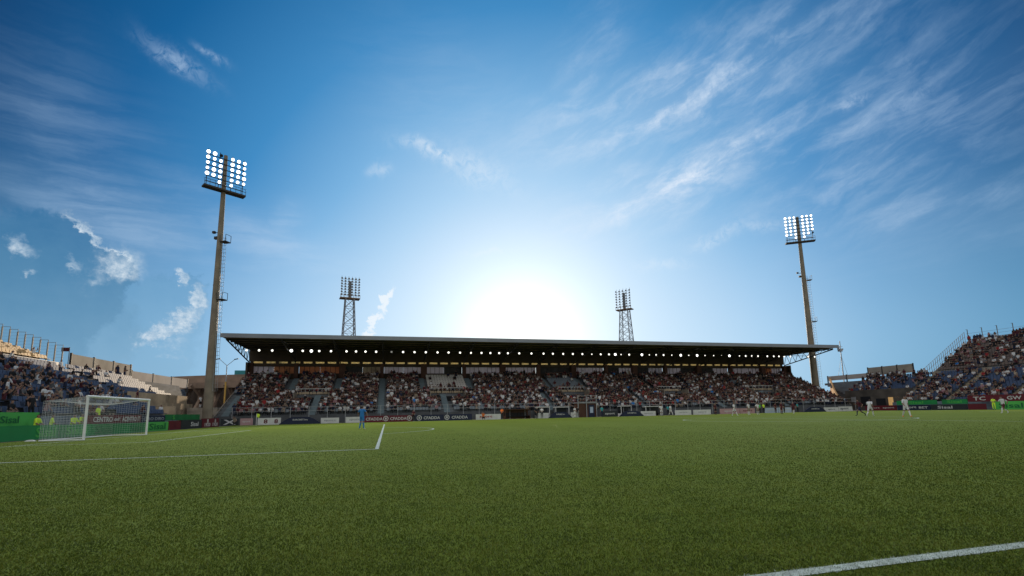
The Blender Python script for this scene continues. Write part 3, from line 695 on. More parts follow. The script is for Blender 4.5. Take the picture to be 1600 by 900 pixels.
for k in range(4): m.obox((-.12-.18*k, .03*math.sin(k*1.4), 2.45), (.09, .01*math.cos(k), 0), (0, .008, 0), (0, 0, .22))
m.build('cloth', CL['maroon'], fl)
F2 = thing('stand_fence', 'tall wire fence with posts along the top edge of the far right stand', 'fence')
xt = ruo(12)+.5+105
pq = MB(); pq.box(-.05, .05, -.05, .05, -.3, 3.0); pq.box(-.4, .05, -.03, .03, 2.9, 2.96); ptm = pq.mesh('post', mat('fence_grey', (1, 1, 1)))
for k, y in enumerate(np.arange(34, 70.1, 2.55)): link('post', ptm, F2, (xt, y, ruz(12)))
m = MB()
for z in (.9, 1.5, 2.1): m.box(xt-.012, xt+.012, 34, 70, ruz(12)+z-.02, ruz(12)+z+.02)
m.build('wire', galv, F2)
F3 = thing('stand_fence', 'stepped railing of close uprights down the side edge of the far right stand', 'fence')
uprm = MB(); uprm.box(-.03, .03, -.03, .03, -.2, 2.2); um_ = uprm.mesh('post', mat('fence_pale', (.38, .33, .30), .6, .1, 2))
for k in range(21):
    o = 17.2+k*.62; z = 7.4+(o-19.2)*.50/.82; link('post', um_, F3, (105+o, 70.35, z))
m = MB(); o0, o1 = 17.2, 17.2+20*.62
for dz in (.3, 1.2, 2.15): m.tube((105+o0, 70.35, 7.4+(o0-19.2)*.61+dz), (105+o1, 70.35, 7.4+(o1-19.2)*.61+dz), .03, n=5)
m.build('rail', mat('fence_pale', (1, 1, 1)), F3)

# ------------------------------------------------------------------ goal
G = thing('goal', 'white football goal with box net in front of the green advertising boards', 'goal', (0, 34, 0))
for s in (-1, 1):
    m = MB(); m.tube((0, s*3.72, 0), (0, s*3.72, 2.50), .07, n=14); m.build('post', white, G)
m = MB(); m.tube((0, -3.79, 2.50), (0, 3.79, 2.50), .07, n=14); m.build('crossbar', white, G)
m = MB()
for s in (-1, 1):
    m.tube((0, s*3.72, .03), (-2.1, s*3.72, .03), .035, n=6)
m.tube((-2.1, -3.72, .03), (-2.1, 3.72, .03), .04, n=6); m.build('ground_frame', white, G)
m = MB(); nr_ = .0045
def strand(p, q): m.tube(p, q, nr_, n=3, smooth=False)
def sag(u, v): return -.28*math.sin(math.pi*u)*math.sin(math.pi*v)
st = .145; ny = int(7.44/st)
for k in range(ny+1):
    y = -3.72+7.44*k/ny; v = k/ny
    prev = Vector((0, y, 2.5))
    for j in range(1, 6):
        u = j/5; c = Vector((-2.1*u, y, 2.5-.25*u+sag(u, v))); strand(prev, c); prev = c
    strand(prev, (-2.1, y, .03))
for j in range(1, 15):
    u = j/14; prev = Vector((-2.1*u, -3.72, 2.5-.25*u))
    for k in range(1, 11):
        v = k/10; c = Vector((-2.1*u, -3.72+7.44*v, 2.5-.25*u+sag(u, v))); strand(prev, c); prev = c
for k in range(1, 16): z = .03+2.22*k/16; strand((-2.1, -3.72, z), (-2.1, 3.72, z))
for s in (-1, 1):
    for k in range(1, 17): z = 2.5*k/17; strand((0, s*3.72, z), (-2.1, s*3.72, z*.9))
    for k in range(1, 15): x = -2.1*k/14; strand((x, s*3.72, 0.02), (x, s*3.72, 2.5+.25*x/2.1))
m.build('net', netm, G)
def bag(x, y, lab, mt):
    m = MB(); m.add([(-.25, -.12, 0), (.25, -.14, 0), (.22, .12, 0), (-.2, .14, 0), (-.15, -.06, .07), (.12, -.08, .09), (.16, .06, .06), (-.1, .08, .08)], BOX); o = m.build('towel', mt, None, loc=(x, y, 0), label=lab, category='towel')
bag(-2.9, 31.0, 'crumpled white towel lying by the left foot of the goal net', offw)

# corner flags
cf_ = thing('corner_flag', 'yellow corner flag on a white pole at the far left pitch corner', 'corner flag', (0, 68, 0))
m = MB(); m.tube((0, 0, 0), (0, 0, 1.55), .03, n=6); m.build('pole', white, cf_)
m = MB(); m.add([(0, 0, 1.55), (0, 0, 1.12), (.28, .05, 1.0), (.42, -.03, 1.3), (.30, .06, 1.5), (0, .02, 1.55), (0, .02, 1.12), (.28, .07, 1.0), (.42, -.01, 1.3), (.30, .08, 1.5)], [(0, 1, 2, 3, 4), (9, 8, 7, 6, 5)]); m.build('cloth', yellow, cf_)

# ------------------------------------------------------------------ advertising boards
def board(lab, p0, p1, z0, z1, mt, texts=(), tmat=None, out=(0, -1, 0), group=None, name='advertising_board', thick=.12, extra=None):
    p0, p1 = Vector((*p0, 0)), Vector((*p1, 0)); d = p1-p0; L = d.length; d.normalize(); out = Vector(out)
    m = MB(); m.obox(p0+d*(L/2)-out*(thick/2)+Vector((0, 0, (z0+z1)/2)), d*(L/2-.01), out*(thick/2), Vector((0, 0, (z1-z0)/2)))
    for t in texts:                       # (text, centre fraction, height fraction, width metres)
        put_text(m, t[0], p0+d*(L*t[1])+Vector((0, 0, z0+(z1-z0)*(t[4] if len(t) > 4 else .5))), d, (z1-z0)*t[2], t[3], 1, out=out)
    if extra: extra(m, p0, d, L, out)
    return m.build(name, [mt, tmat or offw], None, label=lab, category='advertising board', group=group)
def roundel(frac, rad=.33, zc=.5, mi=1):
    def f(m, p0, d, L, out):
        c = p0+d*(L*frac)+Vector((0, 0, zc))+out*.012
        for k in range(16):
            t = 2*math.pi*(k+.5)/16; m.obox(c+d*(rad*math.cos(t))+Vector((0, 0, rad*math.sin(t))), d*.06, out*.012, Vector((0, 0, .06)), mi)
        m.obox(c, d*(rad*.35), out*.012, Vector((0, 0, rad*.45)), mi)
    return f
O = (1, 0, 0)
# behind the near goal: text reads along +Y seen from the pitch
board('long lower green board left of the goal with pale lettering', (-4.3, 24), (-4.3, 36.0), 0, .88, green, [('Sisal', .89, .7, 1.9)], green2, O)
board('upper green board left of the goal with dark lettering', (-6.3, 24), (-6.3, 37.4), .8, 1.72, green2, [('Sisal', .80, .5, 1.6)], dgreen, O)
def leaf(m, p0, d, L, out):
    m.add([p0+out*.02+d*(L*.0)+Vector((0, 0, .02)), p0+out*.02+d*(L*.35)+Vector((0, 0, .02)), p0+out*.02+d*(L*.2)+Vector((0, 0, .75))], [(0, 1, 2)], 2)
board('lower green board behind the left side of the goal net', (-4.3, 36.1), (-4.3, 39.6), 0, .86, green, [('Sisal', .5, .6, 2.4)], green2, O)
board('lower green board behind the middle of the goal net', (-4.3, 39.7), (-4.3, 47.8), 0, .82, green, [('Sisal', .2, .7, 2.6), ('Sisal', .8, .7, 2.2)], dgreen, O)
board('bright green board just right of the goal post', (-4.3, 47.9), (-4.3, 52.6), 0, .84, green2, [('Sisal', .5, .7, 3.4)], dgreen, O)
board('maroon banner with white lettering seen through the goal mouth', (-4.7, 39.8), (-4.7, 47.9), .84, 1.50, red, [('CENTRO', .25, .62, 2.7), ('dell\u2019', .5, .4, .9), ('ACENTRO IT', .78, .62, 3.0)], offw, O)
board('navy banner with grey lettering right of the goal', (-4.7, 48.0), (-4.7, 52.8), .84, 1.45, navy, [('CIRO DIRO', .5, .5, 4.2)], mat('letter_grey', (.30, .31, .36), .6, 0), O)
board('dark green banner right of the navy banner', (-4.7, 52.9), (-4.7, 62.0), .95, 1.55, dgreen, [('S', .2, .7, .5)], green2, O)
board('dark maroon board next to the bright green board', (-4.3, 52.7), (-4.3, 55.6), 0, .9, red, [('S', .5, .5, .5)], mat('letter_dull', (.12, .02, .03), .6, 0), O)
board('black board with small white lettering by the goal corner', (-4.3, 55.7), (-4.3, 61.6), 0, .95, dark, [('Sisal', .62, .5, 2.2)], offw, O)
board('red board with two white figures near the mast foot', (-4.3, 61.7), (-4.3, 67.6), 0, 1.05, red, [('1920', .3, .4, 1.9, .3), ('1920', .75, .4, 1.9, .3), ('8', .3, .42, .5, .72), ('8', .75, .42, .5, .72)], offw, O)
m_x = mat('letter_white', (.55, .55, .55), .5, 0)
def T(lab, a, b, mt, texts=(), tm_=None, z1=.95, extra=None, group=None, y=72.0): return board(lab, (a, y), (b, y), 0, z1, mt, texts, tm_ or m_x, (0, -1, 0), group, extra=extra)
T('dark board with a white X emblem at the left corner', -5.4, -3.2, dark, [('X', .5, .7, 1.6)])
T('short pink and white board beside the corner flag', -3.0, -1.4, pinkm, [('sport', .5, .3, 1.0)])
T('white board with two dark red emblems beside the corner flag', -.8, 2.2, offw, [('8', .35, .6, .5), ('8', .8, .6, .5)], red)
T('white board right of the first navy arch', 7.5, 10.0, offw, [('sport', .5, .3, 1.6)], galv, .8)
T('pale board behind the goalkeeper', 10.9, 13.4, offw, [('sport', .5, .4, 1.5)], galv, .85)
T('maroon board with white name behind the goalkeeper', 13.5, 17.1, red, [('CFADDA', .40, .46, 2.4)], extra=roundel(.86))
T('maroon board with white name ending in a round crest', 17.15, 20.5, red, [('CFADDA', .38, .46, 2.4)], extra=roundel(.86))
T('navy board with round crest and white name', 20.9, 25.2, navy, [('CFADDA', .58, .46, 2.5)], extra=roundel(.14))
T('navy board with white name between two round crests', 25.3, 29.6, navy, [('CFADDA', .55, .46, 2.5)], extra=roundel(.09))
T('white board with red patches left of the brown dugout', 30.2, 34.2, offw, [('sport', .4, .5, 2)], CL['red'], .85)
T('plain white board beside the white framed dugout', 40.3, 42.2, offw, (), None, .85)
T('plain white board right of the second navy arch', 46.0, 47.4, offw, (), None, .85)
T('black board beside the tunnel booth', 51.6, 54.4, dark, [('sport', .5, .4, 1.8)])
T('white board right of the third navy arch', 58.8, 61.6, offw, [('sport', .5, .3, 1.6)], galv, .8)
T('worn white board behind the white kitted players at midfield', 65.4, 68.6, offw, [('sport', .5, .3, 1.6)], galv, .85)
T('second worn white board right of midfield', 69.0, 72.6, offw, [('sport', .5, .3, 1.6)], galv, .85)
T('pink board with pale lettering behind the white players', 74.5, 78.6, pinkm, [('sport', .5, .4, 2.4)])
T('second pink board with pale lettering right of the white players', 78.7, 81.9, pinkm, [('sport', .5, .4, 2.0)], red)
T('pale blue board right of the black uniformed steward', 84.0, 87.0, paleb, [('sport', .5, .4, 2)])
T('second pale blue board left of the last navy arch', 87.1, 90.0, paleb, [('sport', .5, .4, 2)])
T('white board right of the last navy arch', 97.6, 101.0, offw, [('sport', .5, .3, 1.6)], navy, .8)
T('white and navy board at the far right corner', 101.1, 104.4, offw, [('sport', .4, .5, 2)], navy, .9)
ng = 'navy arched boards along the far touchline'
def arch(lab, a, b, h=1.0):
    n = 14; L = b-a; pts = [(0, 0, 0)]+[(L*k/n, 0, h*min(1, 1.25*math.sin(math.pi*k/n))**.8 if 0 < k < n else .05) for k in range(n+1)]+[(L, 0, 0)]
    q = MB(); q.prism(pts[::-1], (0, .25, 0), 0); put_text(q, 'EUROBET.live', (L/2, 0, h*.62), (1, 0, 0), .22, L*.36, 1)
    q.build('arched_board', [navy, m_x], None, loc=(a, 71.4, 0), label=lab, category='advertising board', group=ng)
arch('navy arched board with white lettering right of the corner flag', 2.1, 7.6); arch('navy arched board in front of the white framed dugout and red bibs', 42.0, 46.0, .95)
arch('navy arched board right of the tunnel booth', 54.5, 59.0, .9); arch('last navy arched board near the far right corner', 92.4, 97.4, .95)
# behind the far goal: reads along -Y seen from the pitch
O2 = (-1, 0, 0)
def B2(lab, ya, yb, z0, z1, mt, texts=(), tm_=None): return board(lab, (109.0, ya), (109.0, yb), z0, z1, mt, texts, tm_ or m_x, O2)
B2('dark maroon low board at the far corner with pale lettering', 73.2, 67.0, 0, .95, red, [('sport', .3, .3, 2.2), ('sport', .75, .3, 2.2)])
B2('navy low board with white lettering behind the midfield player', 66.9, 61.2, 0, .95, navy, [('sport', .4, .5, 2.2), ('BET', .8, .4, 1.5)])
B2('black low board with white lettering at the far end', 61.1, 55.6, 0, .95, dark, [('Sisal', .4, .5, 2.3)])
B2('maroon low board right of the black board at the far end', 55.5, 53.0, 0, .95, red)
B2('bright green low board with dark lettering at the right edge', 52.0, 34.0, 0, 1.25, green2, [('Sisal', .12, .6, 3.0), ('Sisal', .38, .6, 3.0), ('Sisal', .6, .6, 3)], dgreen)
for lab, a, b, mt, tx, tmm in (('upper green banner behind the midfield player in white', 67.3, 60.4, green, [('Sisal', .5, .6, 2.5)], green2), ('upper green banner right of the spectators gap', 59.6, 55.8, green, [('Sisal', .5, .6, 2.2)], green2), ('upper maroon banner with spaced white capitals at the right edge', 55.7, 42.0, red, [('TC', .12, .6, 1.7), ('GW', .45, .55, 1.8), ('TC', .8, .55, 1.8)], m_x)):
    board(lab, (109.5, a), (109.5, b), 1.0 if 'maroon' not in lab else 1.28, 1.75 if 'maroon' not in lab else 2.3, mt, tx, tmm, O2)

# ------------------------------------------------------------------ dugouts, booth
def dugout(lab, xa, xb, h, frame, fill, y=72.4):
    D = thing('dugout', lab, 'dugout', (xa, y, 0)); L = xb-xa
    q = MB(); q.box(0, L, 1.25, 1.33, .0, h); q.build('back_panel', fill, D)
    q = MB(); q.prism([(0, -.05, h), (0, 1.35, h-.06), (0, 1.35, h+.02), (0, -.05, h+.10)], (L, 0, 0)); q.build('roof', frame, D)
    q = MB()
    for xx in (0, L-.09): q.box(xx, xx+.09, 0, 1.3, 0, .5); q.box(xx, xx+.09, 0, .09, .5, h)
    q.build('frame', frame, D)
    q = MB(); q.box(.1, L-.1, .6, 1.15, .38, .46)
    for k in range(int(L/.55)): q.box(.15+k*.55, .6+k*.55, 1.1, 1.18, .46, 1.0)
    q.build('bench', black, D)
dugout('long brown dugout on the far touchline left of midfield', 35.0, 39.2, 1.45, brown, brown)
dugout('small white framed dugout behind the plain white board', 40.4, 42.6, 1.75, offw, dark, 72.6)
dugout('white framed dugout behind the players in red bibs', 43.6, 46.0, 1.7, offw, dark, 72.6)
dugout('dark dugout with white roof between booth and third arch', 55.6, 57.6, 1.7, offw, dark, 73.0)
dugout('white framed dugout right of the third navy arch', 60.2, 63.4, 1.55, offw, dark, 72.8)
D = thing('tunnel_booth', 'dark glazed tunnel booth with pale blue door below the stand', 'booth', (47.6, 72.6, 0))
q = MB(); q.box(0, 3.4, .3, 2.0, 0, 2.3); q.build('wall', brown, D)
q = MB(); q.box(-.1, 3.5, .15, 2.1, 2.32, 2.44); q.build('roof', galv, D)
q = MB(); q.box(1.95, 3.0, .24, .295, 0, 2.05); q.build('door', navy, D); q = MB(); q.box(2.2, 2.75, .20, .236, .7, 1.7); q.build('window', paleb, D)
q = MB()
for xx in (0, 1.5, 3.3): q.box(xx, xx+.1, .1, .2, 0, 3.6)
for z in (2.5, 3.0, 3.55): q.box(0, 3.4, .1, .16, z, z+.06)
q.build('railing', galv, D)

# ------------------------------------------------------------------ floodlight masts
def mast(lab, base, H, rb, rtop, hz, ang_, W, rows, skip, dark_l, plat_side, tilt=R(28), sp_=.82):
    T_ = thing('floodlight_mast', lab, 'floodlight', base, 0, 'tall lit floodlight masts')
    q = MB(); q.tube((0, 0, 0), (0, 0, H*.5), rb, (rb+rtop)/2, 20); q.tube((0, 0, H*.5), (0, 0, H), (rb+rtop)/2, rtop, 20); q.tube((0, 0, H*.5-.05), (0, 0, H*.5+.05), (rb+rtop)/2+.03, n=20)
    q.build('pole', mastm, T_)
    ax = Vector((math.cos(ang_), math.sin(ang_), 0)); nf = Vector((math.sin(ang_), -math.cos(ang_), 0))
    q = MB()
    for k in range(rows): z = hz+1.1+k*sp_; q.obox(nf*(rtop+.12)+Vector((0, 0, z-.28)), ax*(W/2), nf*.04, Vector((0, 0, .05)))
    for s in (-1, 1):
        for f in (.33, .95): q.obox(nf*(rtop+.1)+ax*(s*W/2*f)+Vector((0, 0, hz+rows*sp_*.5+.5)), ax*.04, nf*.04, Vector((0, 0, rows*sp_*.5+.3)))
    q.build('lamp_frame', darkm, T_)
    lm = []
    for lit_ in (True, False):
        c = MB(); dn = (nf*math.cos(tilt)-Vector((0, 0, 1))*math.sin(tilt))
        c.tube(-dn*.22, dn*.08, .14, .27, 14, 0); c.tube(dn*.082, dn*.095, .25, .25, 14, 1); lm.append(c.mesh('lamp', [darkm, lampon if lit_ else black]))
    for k in range(rows):
        for c in range(6):
            if (k, c) in skip: continue
            f = (-1, -.66, -.32, .32, .66, 1)[c]; p = nf*(rtop+.32)+ax*(f*W/2*.97)+Vector((0, 0, hz+1.1+k*sp_))
            lo_ = link('lamp', lm[1 if (k, c) in dark_l else 0], T_, p); sc_ = random.uniform(.78, 1.06); lo_.scale = (sc_,)*3
    q = MB(); q.obox(nf*.35+Vector((0, 0, hz)), ax*(W/2+.25), nf*.55, Vector((0, 0, .12)))
    for z in (.55, 1.0): q.obox(nf*.88+Vector((0, 0, hz+z)), ax*(W/2+.25), nf*.02, Vector((0, 0, .025)))
    for k in range(9): q.obox(nf*.88+ax*((W/2+.2)*(k/4-1))+Vector((0, 0, hz+.5)), ax*.02, nf*.02, Vector((0, 0, .5)))
    q.build('service_platform', mat('platform_dark', (.06, .05, .04), .7, .2, 1), T_)
    # caged ladder and small balconies up the shaft
    q = MB(); ld = (r0*.9-Vector((fw.x, fw.y, 0))*.2).normalized() if plat_side > 0 else r0
    lr = Vector((-ld.y, ld.x, 0))
    rr = lambda z: rb+(rtop-rb)*z/H
    zz = np.arange(H*.12, H*.68, .55)
    for s in (-.22, .22):
        q.tube(ld*(rr(zz[0])+.18)+lr*s+Vector((0, 0, zz[0])), ld*(rr(zz[-1])+.18)+lr*s+Vector((0, 0, zz[-1])), .022, n=4)
    q.tube(ld*(rr(zz[0])+.72)+Vector((0, 0, zz[0])), ld*(rr(zz[-1])+.72)+Vector((0, 0, zz[-1])), .02, n=4)
    for z in zz:
        c = ld*(rr(z)+.18)+Vector((0, 0, z)); q.tube(c-lr*.22, c+lr*.22, .015, n=4); q.tube(c+lr*.22, c+ld*.54, .015, n=4); q.tube(c-lr*.22, c+ld*.54, .015, n=4)
    q.build('ladder', galv, T_)
    for z in (H*.445, H*.66):
        q = MB(); c = ld*(rr(z)+.55)+Vector((0, 0, z)); q.obox(c, ld*.5, lr*.5, Vector((0, 0, .06)))
        for a_, b_ in ((1, 1), (1, -1), (-1, 1), (-1, -1)): q.obox(c+ld*.48*a_+lr*.48*b_+Vector((0, 0, .5)), ld*.025, lr*.025, Vector((0, 0, .5)))
        q.obox(c+ld*.48+Vector((0, 0, 1)), ld*.025, lr*.5, Vector((0, 0, .025))); q.build('balcony', darkm, T_)
    q = MB(); z = H*.70
    q.obox(-ld*(rr(z)+.35)+Vector((0, 0, z)), ld*.35, lr*.04, Vector((0, 0, .04))); q.obox(-ld*(rr(z)+.75)+Vector((0, 0, z+.1)), ld*.2, lr*.16, Vector((0, 0, .16))); q.obox(-ld*(rr(z)+.3)+Vector((0, 0, z-.8)), ld*.25, lr*.16, Vector((0, 0, .2)))
    q.build('siren', darkm, T_)
    return T_, nf, ax
T1, nf1, ax1 = mast('tall tapered mast with lit lamps and ladder left of the grandstand roof', (-7.1, 72, 0), 39.6, .64, .25, 33.9, R(34), 5.0, 6, {(0, 0), (0, 1), (0, 4), (0, 5)}, {(5, 2)}, 1)
T2, nf2, ax2 = mast('tall tapered mast with lit lamps right of the grandstand roof', (108.9, 84, 0), 44.9, .78, .30, 38.7, R(-32), 5.5, 7, {(0, 0), (0, 1), (0, 4), (0, 5)}, {(1, 5)}, 1)
# real light of the two lit masts
for nm, b, hz, nf in (('floodlight_beam', Vector((-7.1, 72, 0)), 37, nf1), ('floodlight_beam', Vector((108.9, 84, 0)), 42, nf2)):
    ld_ = bpy.data.lights.new(nm, 'SPOT'); ld_.energy = 60000; ld_.spot_size = R(95); ld_.spot_blend = .6; ld_.shadow_soft_size = 2.5; ld_.color = (1, .98, .94)
    lo = bpy.data.objects.new(nm, ld_); col.objects.link(lo); lo.location = b+nf*1.6+Vector((0, 0, hz)); tgt = Vector((45, 30, 0)); lo.rotation_euler = (tgt-lo.location).to_track_quat('-Z', 'Y').to_euler()
lattg = 'older lattice floodlight towers behind the roof'
def lattice(lab, base, H, wb, wt_, ang_, rows, cols_, sp, hw, mm_):
    T_ = thing('lattice_tower', lab, 'floodlight', base, ang_, lattg)
    q = MB(); n = 14; cor = [(-1, -1), (1, -1), (1, 1), (-1, 1)]
    def c(k, i): z = H*k/n; w = wb+(wt_-wb)*k/n; return Vector((cor[i % 4][0]*w/2, cor[i % 4][1]*w/2, z))
    for i in range(4):
        q.tube(c(0, i), c(n, i), .13, n=5)
        for k in range(n):
            q.tube(c(k, i), c(k+1, i+1), .06, n=4); q.tube(c(k, i+1), c(k+1, i), .06, n=4); q.tube(c(k, i), c(k, i+1), .06, n=4)
    q.build('lattice_frame', mm_, T_)
    q = MB(); q.box(-hw/2-.3, hw/2+.3, -1.2, .9, H, H+.22); q.box(-hw/2-.3, hw/2+.3, -1.2, -1.15, H+.9, H+.98)
    for k in range(7): xx = -hw/2-.25+(hw+.5)*k/6; q.box(xx-.04, xx+.04, -1.2, -1.15, H+.2, H+.9)
    q.build('service_platform', mat('platform_rust', (.22, .14, .08), .8, .2, 1), T_)
    q = MB()
    for k in range(cols_): xx = -hw/2+hw*k/(cols_-1); q.box(xx-.035, xx+.035, -.72, -.65, H+.2, H+.9+rows*sp)
    for k in range(rows): q.box(-hw/2, hw/2, -.76, -.725, H+.75+k*sp, H+.82+k*sp)
    q.box(-.3, .3, -.5, .1, H+.2, H+rows*sp*.95); q.build('lamp_frame', mm_, T_)
    c_ = MB(); c_.tube((0, .12, .05), (0, -.16, -.05), .13, .24, 10, 0); c_.tube((0, -.165, -.052), (0, -.17, -.054), .22, .22, 10, 1); lm = c_.mesh('lamp', [mat('lamp_body_grey', (.10, .11, .12), .5, .1, 1), galv])
    for k in range(rows):
        for j in range(cols_): link('lamp', lm, T_, (-hw/2+hw*j/(cols_-1), -.95, H+.95+k*sp))
lattice('grey lattice tower with unlit lamps above the left half of the roof', (7.2, 120, 0), 29.6, 4.6, 2.0, R(12), 7, 6, .68, 4.1, mat('lattice_grey', (.27, .29, .31), .6, .1, 1))
lattice('slimmer lattice tower with angled unlit lamps right of the sun glow', (82.4, 120, 0), 29.4, 5.2, 2.2, R(-48), 7, 5, .76, 4.0, mat('lattice_grey', (1, 1, 1)))

# ------------------------------------------------------------------ poles and background buildings
T_ = thing('radio_mast', 'thin leaning mast with loudspeaker cluster at the right end of the roof', 'mast', (135.3, 100, 0))
q = MB(); q.tube((0, 0, 0), (.2, 0, 18.4), .16, .10, 8); q.build('pole', galv, T_)
q = MB(); q.obox((0, 0, 15.9), (.45, 0, 0), (0, .35, 0), (0, 0, .35)); q.obox((.55, 0, 16.1), (.28, 0, .1), (0, .25, 0), (0, 0, .22)); q.obox((-.5, 0, 16.3), (.2, 0, 0), (0, .2, 0), (0, 0, .4)); q.tube((-.6, 0, 16.9), (.9, 0, 16.9), .05, n=5); q.build('loudspeakers', galv, T_)
q = MB()
for dx in (1.6, -1.6): q.tube((.15, 0, 14.5), (dx, 0, 9.0), .03, n=4)
q.build('stay_wire', galv, T_)
for lab, x, y, h in (('yellow pole close beside the tall left mast', -9.2, 80, 6.6), ('yellow pole between the left mast and the grandstand', -7.9, 81.5, 6.6)):
    q = MB(); q.tube((0, 0, 0), (0, 0, h), .13, n=8); q.tube((0, 0, h), (0, 0, h+.08), .2, n=8); q.build('pole', ywm, None, loc=(x, y, 0), label=lab, category='pole')
T_ = thing('street_lamp', 'twin armed street lamp behind the curved old stand', 'street lamp', (-20.6, 125, 0))
q = MB(); q.tube((0, 0, 0), (0, 0, 13.5), .16, .10, 8); q.build('pole', galv, T_)
for s in (-1, 1):
    q = MB(); q.tube((0, 0, 13.4), (s*1.6, 0, 14.9), .06, n=5); q.build('arm', galv, T_); q = MB(); q.obox((s*1.95, 0, 15.0), (.45, 0, .1), (0, .16, 0), (0, 0, .1)); q.build('lamp_head', darkm, T_)
B_ = thing('old_stand', 'curved brown concrete rim of the old stadium behind the left mast', 'stadium', (0, 0, 0))
cx_, cy_ = 20, 250; R1 = 125
q = MB(); n = 26; a0, a1 = R(238), R(262)
for k in range(n):
    A_, B2_ = a0+(a1-a0)*k/n, a0+(a1-a0)*(k+1)/n
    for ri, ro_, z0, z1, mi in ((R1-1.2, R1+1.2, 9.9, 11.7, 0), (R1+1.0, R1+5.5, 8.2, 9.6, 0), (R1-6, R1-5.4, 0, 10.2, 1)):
        pts = [(cx_+r_*math.cos(t), cy_+r_*math.sin(t)) for r_, t in ((ri, A_), (ro_, A_), (ro_, B2_), (ri, B2_))]
        q.add([(x, y, z0) for x, y in pts]+[(x, y, z1) for x, y in pts], BOX, mi)
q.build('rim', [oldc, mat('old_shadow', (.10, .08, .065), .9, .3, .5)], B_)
for k in range(13):
    t = a0+(a1-a0)*(k+.5)/13; d = Vector((math.cos(t), math.sin(t), 0)); c0 = Vector((cx_, cy_, 0)); tn = Vector((-d.y, d.x, 0))
    q = MB(); p = c0+d*(R1+.5); e = c0+d*(R1+6.5)
    q.tube(p+Vector((0, 0, 10)), e+Vector((0, 0, .2)), .45, .6, 6, smooth=False); q.tube(e+Vector((0, 0, 9)), p+Vector((0, 0, 4)), .3, n=6, smooth=False); q.obox(c0+d*(R1+3.4)+Vector((0, 0, 4.4)), d*.35, tn*.3, Vector((0, 0, 4.4)))
    q.build('raking_frame', oldc, B_)
q = MB(); q.box(-22.5, -18.8, 138, 141, 9, 13.4); q.build('tank', teal, None, label='small green slatted tank above the curved old stand rim', category='tank')

